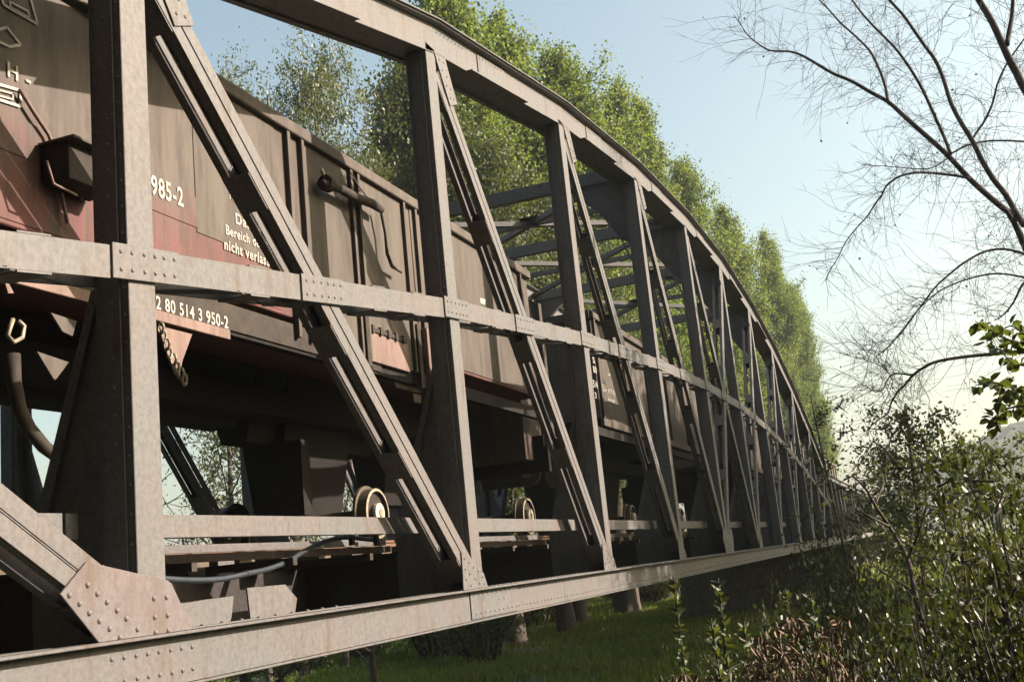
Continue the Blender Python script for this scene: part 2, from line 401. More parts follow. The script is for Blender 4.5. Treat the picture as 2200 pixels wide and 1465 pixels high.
    # waist rail at half height
    for k in range(11):
        y0, y1 = NODE[k], NODE[k+1]; z0, z1 = HT[k]/2-.03, HT[k+1]/2-.03
        def sb(ya, yb, d0, d1, lo, hi, mb):
            xa, xb = sorted((X(d0), X(d1))); f = lambda q: z0+(q-y0)/P*(z1-z0)
            mb.hexa([(xa,ya,f(ya)+lo),(xb,ya,f(ya)+lo),(xb,yb,f(yb)+lo),(xa,yb,f(yb)+lo),(xa,ya,f(ya)+hi),(xb,ya,f(ya)+hi),(xb,yb,f(yb)+hi),(xa,yb,f(yb)+hi)])
        wr = MB()
        sb(y0, y1, -.012, -.001, -.105, .10, wr); sb(y0, y1, TW+.001, TW+.012, -.105, .10, wr)
        for lo in (-.105, .09):
            sb(y0, y1, -.001, .05, lo, lo+.01, wr) if False else None
        o = wr.obj('waist_rail', st, bridge, bevel=.002)
        for q in (1.05, 3.0, 3.85):
            bt = MB(); sb(y0+q, y0+q+.25, -.014, TW+.014, -.118, -.106, bt); bt.obj('batten_plate', st, o)
            bt = MB(); sb(y0+q, y0+q+.25, -.014, TW+.014, .101, .111, bt); bt.obj('batten_plate', st, o)
        # lacing below between the two layers
        lc = MB()
        n_ = 6
        for j in range(n_):
            ya, yb = y0+.2+(P-.7)*j/n_, y0+.2+(P-.7)*(j+1)/n_; xa, xb = (X(0), X(TW)) if j % 2 else (X(TW), X(0))
            f = lambda q: z0+(q-y0)/P*(z1-z0)-.1
            lc.beam((xa,ya,f(ya)), (xb,yb,f(yb)), .05, .008, (0,1,0))
        stuff(lc.obj('lacing', st, o))
        if near:
            plates = [(y0-.42, y0+.21)] + [(y0+1.75, y0+2.42) if k < 6 else (y0+2.3, y0+2.9)]
            for a_, b_ in plates:
                if k == 0 and a_ < -5: continue
                pm = MB(); sb(max(a_, y0) if False else a_, b_, -.030, -.014, -.112, .107, pm)
                po = pm.obj('joint_plate', M['steel'] , bridge, bevel=.003)
                for ii in range(6):
                    for s_ in (-.055, .055):
                        q = a_+.07+(b_-a_-.12)*ii/5+(.012 if ii in (2,3) else 0)
                        loc = (X(-.030), q, z0+(q-y0)/P*(z1-z0)+s_)
                        if k < 6: inst('rivet', rivet_st, po, loc)
    # gussets
    for i in range(1, 11):
        y = NODE[i]; L_ = i <= 5; poly = [(-.88,.27),(-.68,.43),(.0,.30),(.035,.28),(.22,-.0),(-.60,-.0)]
        if i > 1: poly = [(-.52,.36),(-.22,.28),(.0,.14),(.08,0),(-.55,0)]
        if i == 5: poly = [(-.78,.30),(-.62,.55),(.0,.40),(.45,.55),(.58,.35),(.45,0),(-.60,0)]
        if not L_: poly = [(-.25-a, b_) for a, b_ in poly][::-1]
        if not near: xa, xb = sorted((X(0), X(-.014)))
        else: xa, xb = X(-.001), X(-.015)
        g = MB().prism_x([(y+a, b_+.001) for a, b_ in poly], min(xa,xb), max(xa,xb))
        g = g.obj('gusset_plate', M['steel_red'] if i == 1 else M['steel'], bridge, bevel=.003)
        if near and i == 1:
            for px, py in ((560,835),(443,900),(622,892),(508,955),(683,945),(570,1015),(747,998),(635,1065),(806,1050),(700,1115),(878,1118),(765,1170),(983,920),(1063,913),(988,1040),(1070,1028),(993,1137),(1075,1125)):
                inst('rivet', rivet_me, g, atx(px/2.973, 975+py/2.973, X(-.015)), None).scale = (1.05,)*3
        elif near and i < 8:
            s_ = 1 if L_ else -1; c0 = y if L_ else y-.25
            for a, z_ in ((-.47,.30),(-.47,.20),(-.47,.10),(-.37,.26),(-.37,.15),(-.36,.04),(-.26,.21),(-.25,.10),(-.15,.17),(-.14,.05),(-.05,.11),(-.02,.04)):
                inst('rivet', rivet_st, g, (X(-.015), c0+s_*a, z_))
        # top gusset where the diagonal leaves
        h = HT[i]; q = 1 if i < 6 else -1; c0 = y if i < 6 else y-.25
        if i != 5:
            ang = ((HT[i])/(P)); tp = [(c0-.04*q, h+.01),(c0+.26*q, h+.06),(c0+.52*q, h-.42),(c0+.30*q, h-.52),(c0+.02*q,h-.10)]
            g2 = MB().prism_x(tp if q > 0 else tp[::-1], min(X(-.001),X(-.012)), max(X(-.001),X(-.012))).obj('gusset_plate', st, bridge)
            if near:
                rb = MB()
                for a, z_ in ((.08,-.05),(.2,-.04),(.15,-.15),(.27,-.18),(.24,-.30),(.35,-.30),(.32,-.42),(.42,-.40)):
                    rb.dome((X(-.012), c0+a*q, h+z_), out, .015, 6)
                stuff(rb.obj('rivet_rows', st, g2, True))
    # portal plates at the far end
    return
truss(0.0, 1, True)
truss(FX-TW, -1, False)
# longitudinal girder behind the posts (walkway edge beam)
for k in range(11):
    y0, y1 = NODE[k]-.07 if k else -5.4, NODE[k+1]-.07
    e = MB(); ya, yb = y0+.05, y1-.34
    e.box(-.40, -.385, ya, yb, .585, .735); e.box(-.47, -.40, ya, yb, .722, .735); e.box(-.47, -.40, ya, yb, .585, .597)
    e.obj('edge_beam', M['steel'], bridge, bevel=.002)
    MB().box(-.40,-.39, yb+.03, yb+.13, .585, .735).obj('edge_bracket', M['steel'], bridge)
# floor: cross girders at the nodes, stringers under the rails, bottom laterals
for i in range(12):
    ym = NODE[i]-.125
    g = MB(); g.box(FX-.0, -TW-.0, ym-.01, ym+.01, -.30, .42) ; g.box(FX+.6, -TW-.6, ym-.13, ym+.13, .42, .435); g.box(FX+.05, -TW-.05, ym-.13, ym+.13, -.315, -.30)
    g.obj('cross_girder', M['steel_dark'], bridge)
    if i < 11:
        for xs_ in (-1.95, -3.75):
            s = MB(); s.box(xs_-.008, xs_+.008, ym+.02, ym+P-.02, -.12, .42); s.box(xs_-.11, xs_+.11, ym+.02, ym+P-.02, .42, .434); s.box(xs_-.11, xs_+.11, ym+.02, ym+P-.02, -.134, -.12)
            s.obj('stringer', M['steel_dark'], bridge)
        a, c_ = (-.3, ym+.1, -.27), (FX+.1, ym+P-.1, -.27)
        MB().beam(a, c_, .12, .012, (0,1,0)).obj('bottom_lateral', M['steel'], bridge)
        MB().beam((-.3, ym+P-.1, -.255), (FX+.1, ym+.1, -.255), .12, .012, (0,1,0)).obj('bottom_lateral', M['steel'], bridge)
# walkway timber board and the bright plates under the edge beam
MB().box(-.86, -.80, -.15, 4.6, .44, .50).obj('walkway_board', M['brown_beam'], bridge)
MB().box(-.95, -.90, -.15, 4.7, .515, .575).obj('walkway_curb', M['steel'], bridge)
MB().box(-.86, -.80, 5.2, 9.5, .44, .50).obj('walkway_board', M['brown_beam'], bridge)
MB().box(-.95, -.90, 5.2, 9.5, .515, .575).obj('walkway_curb', M['steel'], bridge)
for k in range(2, 9): MB().box(-.95, -.90, k*5+.2, k*5+4.5, .50, .56).obj('walkway_curb', M['steel'], bridge)
for k in range(4):
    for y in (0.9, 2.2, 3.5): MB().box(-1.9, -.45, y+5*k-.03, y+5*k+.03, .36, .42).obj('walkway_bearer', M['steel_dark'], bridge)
# gusset plates on the bottom lateral level near node 1, seen through the panel
gp = MB().prism_x([(.02,-.2),(1.55,-.2),(1.68,.02),(1.72,.17),(.9,.16),(.86,.06),(.5,.06),(.45,.18),(.02,.2)], -.72, -.705)
gp.obj('side_gusset', M['steel'], bridge, bevel=.002)
MB().prism_x([(1.95,-.2),(2.5,-.2),(2.62,.10),(2.45,.22),(1.9,.22)], -.72, -.705).obj('side_gusset', M['steel'], bridge, bevel=.002)
MB().box(-1.6, -.30, -.05, 3.1, -.225, -.21).obj('lateral_gusset', M['steel_red'], bridge)
MB().box(-1.25,-1.235,1.9,2.12,.30,.42).obj('cleat', M['steel_dark'], bridge); MB().box(-1.25,-1.235,2.3,2.53,.32,.46).obj('cleat', M['steel'], bridge)
# sway frames and top laterals between nodes 4 and 7
for i in (4, 5, 6, 7):
    y = NODE[i]-.12; h = HT[i]
    f = MB()
    f.beam((-.3,y,h+.18), (FX,y,h+.18), .16, .26, (0,1,0))
    f = f.obj('sway_beam', M['steel'], bridge, bevel=.003)
    for s0, s1 in ((-.26, -1), (FX, 1)):
        pts = [(s0, h+.04), (s0+s1*1.35, h+.04), (s0+s1*1.0, h-.10), (s0+s1*.55, h-.5), (s0+s1*.16, h-1.15), (s0, h-1.25)]
        if s1 < 0: pts = pts[::-1]
        MB().prism_y(pts[::-1] , y-.01, y+.01).obj('knee_plate', M['steel'], f)
        arc = [(s0+s1*1.4, y, h+.03), (s0+s1*1.0, y, h-.10), (s0+s1*.55, y, h-.5), (s0+s1*.16, y, h-1.15), (s0+s1*.02, y, h-1.6)]
        am = MB()
        for a, b_ in zip(arc[:-1], arc[1:]): am.beam(a, b_, .14, .02, (0,1,0))
        am.obj('knee_angle', M['steel'], f)
for i in (4, 5, 6):
    y0, y1 = NODE[i]-.12, NODE[i+1]-.12; z0, z1 = HT[i]+.2, HT[i+1]+.2
    for a, b_ in (((-.3,y0,z0),(FX,y1,z1)), ((-.3,y1,z1-.03),(FX,y0,z0-.03))):
        MB().beam(a, b_, .13, .11, (0,1,0)).obj('top_lateral', M['steel'], bridge)
    ym = (y0+y1)/2
    MB().beam((-.3,ym,(z0+z1)/2-.01), (FX,ym,(z0+z1)/2-.01), .10, .12, (0,1,0)).obj('top_strut', M['steel'], bridge)
    MB().box(FX/2-.4, FX/2+.1, ym-.3, ym+.3, (z0+z1)/2+.06, (z0+z1)/2+.075).obj('lateral_gusset', M['steel'], bridge)

# ------------------------------------------------------------------ second span (parallel chords)
span = thing('parallel_truss_span', 'lower flat-topped truss span with close posts, beyond the arched one', 'bridge', (0, 50.4, 0))
def fspan(x0, sgn):
    Ls = 62
    xa, xb = sorted((x0, x0-sgn*.25))
    MB().box(xa, xb, .1, Ls, -.3, 0).obj('bottom_chord', M['steel'], span, bevel=.004)
    m_ = MB(); m_.box(xa, xb, .1, Ls, 2.82, 3.02); m_.box(xa-.08, xb+.08, .1, Ls, 3.02, 3.04); m_.obj('top_chord', M['steel'], span)
    pm = MB().box(xa, xb, -.1, .1, .0, 2.82).mesh('post', M['steel'])
    nn = 24; st_ = Ls/nn
    for k in range(nn+1): inst('post', pm, span, (0, .2+k*(st_-.01), 0))
    dm = MB().beam(((xa+xb)/2, .1, 2.8), ((xa+xb)/2, st_-.1, .02), .18, .12).mesh('diagonal', M['steel'])
    for k in range(nn): inst('diagonal', dm, span, (0, .2+k*st_, 0))
fspan(0, 1); fspan(FX-.25, -1)
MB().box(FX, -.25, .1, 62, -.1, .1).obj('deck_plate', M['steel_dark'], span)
MB().box(-.42, -.39, .3, 61, .6, .73).obj('edge_beam', M['steel'], span)

# ------------------------------------------------------------------ masonry pier
pier = thing('stone_pier', 'dark brown masonry pier carrying the far end of the arched span', 'pier', (-2.8, 50.4, GZ))
pm = MB().box(-5.0, 3.3, 0, 3.0, -1.0, 2.72); pm.obj('pier_core', M['mortar'], pier)
MB().box(-5.25, 3.55, -.22, 3.2, 2.72, 2.96).obj('coping', M['stone'], pier, bevel=.03)
blocks = []
for r_ in range(6):
    z0 = -.35+r_*.51; xx = -5.05+(.35 if r_ % 2 else 0)
    while xx < 3.3:
        L_ = random.uniform(.6, 1.0); blocks.append((xx+.012, min(xx+L_, 3.36)-.012, z0+.012, z0+.498)); xx += L_
for (a, b_, c_, d_) in blocks:
    if b_-a < .15: continue
    pr = random.uniform(.02, .07)
    MB().box(a, b_, -pr, .02, c_, d_).obj('block', M['stone'], pier, bevel=.02)
for r_ in range(6):
    z0 = -.35+r_*.51
    for j in range(4):
        MB().box(3.28, 3.3+random.uniform(.03,.07), j*.75+.012+(.2 if r_ % 2 else 0), min(3.0, j*.75+.738+(.2 if r_ % 2 else 0)), z0+.012, z0+.498).obj('block', M['stone'], pier, bevel=.02)
for yy, nm, lb in ((-8.6, 'stone_abutment', 'stone abutment under the near end of the arched span'), (112, 'stone_abutment', 'small far masonry abutment at the end of the flat span')):
    ab = thing(nm, lb, 'abutment', (-2.8, yy, GZ)); MB().box(-4.4, 3.5, 0, 3.0, -1, 2.95).obj('wall', M['stone'], ab, bevel=.03)

# ------------------------------------------------------------------ track
track = thing('railway_track', 'rusty railway track on timber sleepers running through the bridge', 'track', (-2.85, 0, .435))
for sx_ in (-.75, .75):
    rp = [(sx_-.065,.12),(sx_+.065,.12),(sx_+.03,.135),(sx_+.012,.15),(sx_+.012,.185),(sx_+.034,.19),(sx_+.034,.215),(sx_-.034,.215),(sx_-.034,.19),(sx_-.012,.185),(sx_-.012,.15),(sx_-.03,.135)]
    MB().prism_y(rp, -9, 125).obj('rail', M['rust'], track)
slm = MB().box(-1.3, 1.3, -.12, .12, 0, .118).mesh('sleeper', M['timber'])
for k in range(180): inst('sleeper', slm, track, (0, -8+k*.7, 0))
RZ = .65

# ------------------------------------------------------------------ goods wagons
def text_mesh(s, size, mat, name='lettering', bold=.017):
    cu = bpy.data.curves.new(name, 'FONT'); cu.body = s; cu.size = size; cu.offset = bold*size; cu.extrude = .001; cu.space_character = 1.12
    o = bpy.data.objects.new('tmp', cu); COL.objects.link(o)
    dg = bpy.context.evaluated_depsgraph_get(); me = bpy.data.meshes.new_from_object(o.evaluated_get(dg)); me.name = name
    bpy.data.objects.remove(o); bpy.data.curves.remove(cu); me.materials.clear(); me.materials.append(mat); return me
SX = 1.55                                                    # body side, local x
def side_text(s, size, wp, parent, xoff=.006, width=None):
    """wp: world point of the lower left corner on the wagon side"""
    me = text_mesh(s, size, M['white'])
    o = inst('lettering', me, parent, Vector(wp)-Vector(parent.location))
    o.location.x += xoff
    o.rotation_euler = (R(90), 0, R(90))                     # reads along +y, upright
    if width:
        xsz = max(v.co.x for v in me.vertices)-min(v.co.x for v in me.vertices); o.scale.x = width/xsz
    return o
wheel_src = {}
def wheelset(parent, y, rad=.30):
    ax = MB().tube([(-.97,0,0),(.97,0,0)], .07, 10).mesh('axle', M['wheel']) if 'ax' not in wheel_src else wheel_src['ax']
    if 'w' not in wheel_src:
        wheel_src['ax'] = ax
        t = MB()
        prof = [(-.09,.34),(-.055,.34),(-.05,.302),(.07,.296),(.075,.262),(.03,.255),(.015,.12),(.07,.10),(.07,.0)]
        n_ = 32
        for i, (a, r_) in enumerate(prof):
            for j in range(n_): an = 2*math.pi*j/n_; t.v.append((a, r_*math.cos(an), r_*math.sin(an)))
            if i:
                for j in range(n_): t.f.append(((i-1)*n_+j, (i-1)*n_+(j+1)%n_, i*n_+(j+1)%n_, i*n_+j))
        me = t.mesh('wheel', [M['wheel'], M['rim'], M['under']])
        for p_ in me.polygons:
            ring = p_.index//n_
            p_.material_index = 1 if ring in (3,) else (2 if ring in (4,5) else 0)
        wheel_src['w'] = me
        wheel_src['hub'] = MB().tube([(.06,0,0),(.10,0,0),(.108,0,0)], [.118,.118,.10], 20).mesh('axle_cap', M['hub'])
        h2 = MB().tube([(.10,0,0),(.118,0,0)], [.055,.045], 12).mesh('cap_boss', M['rim']); wheel_src['boss'] = h2
    for s_ in (1, -1):
        wo_ = inst('wheel', wheel_src['w'], parent, (s_*.98, y, rad), (0,0,0 if s_ > 0 else math.pi))
        inst('axle_cap', wheel_src['hub'], wo_); inst('cap_boss', wheel_src['boss'], wo_)
    inst('axle', ax, parent, (0, y, rad))
def wagon(Y0, L, mat, label, axles, bodies, zt=4.30, zb=2.15, hoppers=(), detail=1):
    """local origin: rail level, track centre, near end of the body"""
    t = thing('goods_wagon', label, 'freight wagon', (-2.85, Y0, RZ), 'goods wagons of the train on the bridge')
    b = MB(); b.hexa([(-SX,0,zb),(SX,0,zb),(SX,L,zb),(-SX,L,zb),(-SX,0,zt-.12),(SX,0,zt-.12),(SX,L,zt-.12),(-SX,L,zt-.12)])
    bo = b.obj('body', mat, t, bevel=.01)
    r_ = MB()
    for sg in (1, -1):
        a0, a1 = sorted((sg*(SX-.09), sg*(SX+.075)))
        pts = [(a0, zt-.17), (a1-.005, zt-.17), (a1, zt-.15), (a1, zt-.05), (a1-.05, zt), (a0+.02, zt)] if sg > 0 else [(a0, zt-.15),(a0+.005,zt-.17),(a1,zt-.17),(a1-.02,zt),(a0+.05,zt),(a0,zt-.05)]
        r_.prism_y(pts, -.02, L+.02)
    r_.box(-SX, SX, -.05, 0.0, zt-.17, zt-.005); r_.box(-SX, SX, L, L+.05, zt-.17, zt-.005)
    r_.obj('top_rim', mat, t, bevel=.008)
    fr = MB(); fr.box(SX-.12, SX-.02, -.5, L+.5, zb-.34, zb-.18); fr.box(-SX+.02, -SX+.12, -.5, L+.5, zb-.34, zb-.18)
    fr.box(-.5, .1, -.4, L+.4, 1.55, 1.85); fr.box(-SX+.1, SX-.1, -.6, -.5, 1.0, 1.6); fr.box(-SX+.1, SX-.1, L+.5, L+.6, 1.0, 1.6)
    fr.obj('underframe', M['shade_black'], t)
    for (h0, h1, zl, xi) in hoppers:
        MB().hexa([(-.7,h0+.1,zl),(-.35-xi,h0+.1,zl),(-.35-xi,h1-.1,zl),(-.7,h1-.1,zl),(-.9,h0,zb-.01),(-.05,h0,zb-.01),(-.05,h1,zb-.01),(-.9,h1,zb-.01)]).obj('hopper', M['shade_black'], t)
    for a in axles:
        wheelset(t, a)
        MB().box(-.5,.12,a-.10,a+.10,.38,1.3).obj('axle_bracket', M['shade_black'], t)
    for yb in (-.6, L+.6):
        for sx_ in (-.87, .87):
            d = -1 if yb < 0 else 1
            MB().tube([(sx_, yb, 1.05), (sx_, yb+d*.45, 1.05)], .09, 10).obj('buffer', M['under'], t)
            MB().disc((sx_, yb+d*.47, 1.05), (0,1,0), .23, .04, 20).obj('buffer_plate', M['wheel'], t)
    return t, bo
W1Y = -8.4; W1L = 11.35-W1Y
w1, body1 = wagon(W1Y, W1L, M['wag1'], 'near brown wagon with maroon lower side and white German lettering', [2.0, 6.5, 6.35-W1Y, 11.75-W1Y], 1,
           hoppers=((2.5, 14.1, 1.45, .0), (14.75, 16.5, .4, .0), (14.1, 17.5, 1.3, 0), (17.6, 19.6, .6, 0)))
def L1(p): return Vector(p)-Vector(w1.location)
WX = -1.30
# panels proud of the side in the rear part; stiffeners
def vert(px, py, zlo, wdt=.055, dep=.06, name='stiffener', mat=None, w=None):
    w = w or w1; p = atx(px, py, WX)-Vector(w.location)
    return MB().box(SX+.001, SX+dep, p.y-wdt/2, p.y+wdt/2, zlo, 4.30-.172).obj(name, mat or M['wag2'], w, bevel=.004)
for px, py, z_ in ((610,300,1.95),(640,310,1.95),(745,370,1.95),(760,372,1.95),(860,450,1.95),(884,450,1.95),(1112,600,2.2)):
    vert(px, py, z_)
# dusty rear side sheets (own panels between stiffeners)
ysp = [atx(px, 400, WX).y for px in (650, 740)]+[atx(875, 480, WX).y]
def panel(y0, y1, z0, z1, mat, dep=.012, par=None):
    par = par or w1
    return MB().box(SX+.0005, SX+dep, y0-par.location.y, y1-par.location.y, z0-RZ, z1-RZ).obj('side_panel', mat, par, bevel=.003)
yA, yB, yC, yD = [ (atx(a, b_, WX)).y for a, b_ in ((648,330),(752,380),(872,460),(1105,600)) ]
panel(yA, yB-.05, 2.62, 4.77, M['wag2']); panel(yB+.06, yC-.06, 2.62, 4.77, M['wag2']); panel(yC+.08, yD, 2.84, 4.77, M['wag2'])
yL = atx(600, 400, WX).y
panel(2.3, yL-.06, 3.30, 4.77, M['wag2'], .008)
# seam lines on the smooth front sheet: lap joints
for z_ in (3.62, 3.12):
    MB().box(SX+.0005, SX+.007, 4.0, yL-.1-W1Y, z_-RZ-.28, z_-RZ).obj('lap_strip', M['wag1'], w1, bevel=.002)
# lower flaps and hinge bars below the waist rail
q0 = atx(785, 720, WX); q1 = atx(868, 745, WX)
MB().box(SX+.013, SX+.05, q0.y-W1Y, q1.y-W1Y, 2.28, 2.33).obj('hinge_bar', M['under'], w1)
MB().box(SX-.02, SX+.035, q0.y-.05-W1Y, q1.y+.05-W1Y, 1.93, 2.27).obj('discharge_flap', M['wagred'], w1, bevel=.004)
for yy in np.linspace(q0.y+.1, q1.y-.1, 5): MB().box(SX+.03, SX+.065, yy-W1Y-.03, yy-W1Y+.03, 2.26, 2.35).obj('hinge', M['under'], w1)
for px, py in ((775,700),(885,700),(905,700)):
    p = atx(px, py, WX); MB().box(SX+.02, SX+.09, p.y-W1Y-.045, p.y-W1Y+.045, 1.75, 2.55).obj('flap_arm', M['wagred'] if px > 900 else M['under'], w1, bevel=.005)
# air pipe: valve, thick shaded pipe and thin return pipe
pp = [atx(a, b_, WX+.16)-Vector(w1.location) for a, b_ in ((693,392),(712,400),(735,408),(765,425),(800,438),(820,452))]
MB().tube(pp, [.035,.05,.05,.055,.055,.04], 10).obj('air_pipe', M['under'], w1, True)
pp = [atx(a, b_, WX+.13)-Vector(w1.location) for a, b_ in ((818,450),(828,500),(832,545),(842,572),(862,584))]
MB().tube(pp, .022, 8).obj('air_pipe', M['wag2'], w1, True)
va = MB(); vp = L1(atx(702, 395, WX+.14)); va.disc(vp, (0,1,0), .09, .10, 14); va.tube([vp+Vector((0,-.1,.12)), vp], .015, 6); va.obj('valve', M['under'], w1)
rd = [L1(atx(a, b_, WX+.08)) for a, b_ in ((752,368),(770,400),(790,425))]
MB().tube(rd, .010, 6).obj('grab_rod', M['wag2'], w1)
# front: tool box, pipe, marks
bp = [L1(atx(a, b_, WX+.02)) for a, b_ in ((90,318),(188,352),(192,470),(92,425))]
zlo, zhi = bp[3].z, bp[0].z
bxp = MB().box(SX+.02, SX+.26, bp[0].y, bp[1].y, zlo+.1, zhi); bxp.obj('lever_box', M['under'], w1, bevel=.006)
MB().box(SX+.02, SX+.34, bp[0].y-.04, bp[1].y+.05, zhi, zhi+.02).obj('box_lid', M['wag3'], w1)
pp = [L1(atx(a, b_, WX+.05)) for a, b_ in ((42,192),(75,245),(105,290),(118,325),(150,345),(165,385),(175,430))]
MB().tube(pp, .016, 8).obj('conduit', M['wagred'], w1, True)
pp = [L1(atx(a, b_, WX+.30)) for a, b_ in ((100,345),(115,395),(165,420))]
MB().tube(pp, .010, 6).obj('conduit', M['wagred'], w1, True)
pp = [L1(atx(a, b_, WX+.06)) for a, b_ in ((132,415),(138,445),(145,480))]
MB().tube(pp, .014, 6).obj('conduit', M['wagred'], w1, True)
def outline(pts, wdt, name='painted_mark'):
    m_ = MB(); P3 = [L1(atx(a, b_, WX)) for a, b_ in pts]
    for a, b_ in zip(P3, P3[1:]+P3[:1]):
        a = a.copy(); b_ = b_.copy(); a.x = b_.x = SX+.012; m_.beam(a, b_, .004, wdt, (1,0,0))
    return m_.obj(name, M['white'], w1)
outline([(0,-5),(62,-5),(78,54),(5,12)], .02); outline([(18,5),(58,26),(60,40),(20,18)], .015)
outline([(-8,66),(12,60),(42,98),(18,102),(-8,90)], .02)
outline([(-15,180),(42,196),(40,230),(-15,212)], .022); outline([(-5,195),(25,203),(25,215),(-5,207)], .014)
side_text('- H -', .16, atx(-16,150,WX), w1, .012)
# lettering
def txt(s, p0, p1, hpx, **k):
    a = atx(*p0, WX); b_ = atx(*p1, WX); top = atx(p0[0], p0[1]-hpx, WX)
    return side_text(s, (top.z-a.z)/.70, a, w1, k.get('x', .014), width=(b_.y-a.y))
txt('985-2', (322,416), (390,430), 40); txt('Nur f', (490,428), (520,436), 14); txt('Darf den', (503,480), (575,500), 22)
txt('Bereich der Bühne', (482,503), (603,535), 20); txt('nicht verlassen', (479,535), (592,566), 22)
s1_z = atx(493, 722, WX).z
fl = side_text('2 80 514 3 950-2', .155, Vector((-1.30, 1.70, s1_z+.065)), w1, .005, 1.0)
# sill beam, guard plate, chain
s0, s1 = L1(atx(300, 690, WX)), L1(atx(493, 722, WX))
MB().box(SX-.02, SX+.012, 3.0, s1.y, s1.z-.035, s1.z+.055).obj('sill', M['wagred'], w1, bevel=.004)
MB().box(SX-.03, SX+.0, 3.0, s1.y+3, s1.z+.06, s1.z+.30).obj('sill_plate', M['under'], w1)  # dark strip behind the frame lettering, its shade put into the colour
g = [L1(atx(a, b_, WX)) for a, b_ in ((343,700),(413,718),(392,775),(385,815),(375,800))]
MB().prism_x([(p.y, p.z-.0) for p in g][::-1], SX-.012, SX+.0).obj('guard_plate', M['wagred'], w1)
chn = MB()
cp_ = [atx(a, b_, WX+.06)-w1.location for a, b_ in ((345,705),(352,722),(358,740),(364,758),(372,772),(380,788),(388,802),(396,815))]
for i, p in enumerate(cp_): chn.tube([p+Vector((0,.03*math.cos(a),.05*math.sin(a))) if i % 2 else p+Vector((.03*math.cos(a),0,.05*math.sin(a))) for a in np.linspace(0, 2*math.pi, 9)], .012, 5, False)
chn.obj('coupling_chain', M['rim'], w1, True)
g = [L1(atx(a, b_, WX-.1)) for a, b_ in ((843,815),(862,808),(903,820),(903,845),(850,832))]
MB().prism_x([(p.y, p.z) for p in g][::-1], SX-.11, SX-.09).obj('guard_plate', M['wag2'], w1)
g = [L1(atx(a, b_, WX-.1)) for a, b_ in ((885,845),(903,848),(903,866),(890,864))]
MB().prism_x([(p.y, p.z) for p in g][::-1], SX-.11, SX-.09).obj('step_plate', M['wag2'], w1)
# left part: bogie face pieces lit below the waist rail
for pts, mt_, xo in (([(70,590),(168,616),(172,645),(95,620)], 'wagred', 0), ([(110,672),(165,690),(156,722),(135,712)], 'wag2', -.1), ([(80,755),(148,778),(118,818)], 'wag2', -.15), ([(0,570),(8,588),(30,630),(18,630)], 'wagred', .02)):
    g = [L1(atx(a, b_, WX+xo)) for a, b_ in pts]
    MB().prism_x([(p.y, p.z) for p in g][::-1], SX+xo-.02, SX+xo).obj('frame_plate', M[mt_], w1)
cp_ = [L1(atx(a, b_, WX+.06)) for a, b_ in ((28,685),(16,720),(30,735),(48,725),(52,700),(40,690))]
MB().tube(cp_, .016, 6).obj('brake_link', M['rim'], w1, True)
pp = [L1(atx(a, b_, WX-.2)) for a, b_ in ((28,760),(30,820),(42,880),(62,920),(95,960),(130,985))]
MB().tube(pp, .05, 8).obj('brake_pipe', M['under'], w1, True)
# platform box at the end of the first wagon
eb = L1(atx(1142, 610, WX)); ee = L1(atx(1200, 620, WX))
en = MB(); en.box(-SX+.2, SX-.35, W1L+.12, W1L+1.05, 1.2, 3.85); en.obj('end_hood', M['wag3'], w1, bevel=.01)
for s_ in (SX-.1, -SX+.1): MB().tube([(s_, W1L+.3, 1.4), (s_, W1L+.3, 3.3), (s_, W1L+.35, 3.4), (s_, W1L+.55, 3.42)], .02, 6).obj('handrail', M['wag2'], w1, True)
MB().box(SX-.3, SX-.22, W1L+1.2, W1L+1.35, 1.3, 4.0).obj('end_post', M['wag2'], w1)
outline([(1118,748),(1134,755),(1135,778),(1125,772)], .02)
MB().prism_x([(p.y, p.z) for p in [L1(atx(a, b_, WX)) for a, b_ in ((1029,640),(1041,644),(1040,655),(1030,651))]][::-1], SX+.013, SX+.016).obj('painted_mark', M['white'], w1)

def follow(Y0, L, mat, label, axles, seed):
    t, bo = wagon(Y0, L, mat, label, axles, 1, hoppers=((2.0, 7.5, .4, 0), (10.8, 12.5, .7, 0)))
    n_ = 6
    for k in range(n_+1):
        yy = .08+(L-.16)*k/n_
        MB().box(SX+.001, SX+.06, yy-.04, yy+.04, 2.15, 4.128).obj('stiffener', mat, t, bevel=.004)
    MB().box(SX-.02, SX+.05, .0, L, 2.0, 2.148).obj('sill', mat, t, bevel=.004)
    return t
NX = 15.1
w2 = follow(NX, 12.6, M['wag2'], 'second wagon of the train, dusty brown with small white numbers', [3.6, 8.9], 1)
for s, (a, b_, h_), sz, wd in (('S', (1280,778,0), .18, .12), ('80', (1281,798,0), .18, .25), ('514 1 553-', (1281,830,0), .20, .95), ('12', (1281,852,0), .16, .2), ('Leer', (1312,805,0), .10, .2), ('ACTS 22', (1313,842,0), .11, .5), ('REV 8075', (1313,862,0), .11, .5)):
    p = atx(a, b_, WX+.07); side_text(s, sz, Vector((-1.30, p.y, p.z)), w2, .012, wd)
w3 = follow(31.4, 12.6, M['wag3'], 'third wagon of the train, dull dark brown behind the middle posts', [3.6, 8.9], 2)
w4 = follow(47.8, 12.6, M['wag3'], 'fourth wagon of the train, half on the flat span', [3.6, 8.9], 3)
w5 = follow(64.2, 12.6, M['wag3'], 'farthest wagon of the train, its top showing above the flat span', [3.6, 8.9], 4)

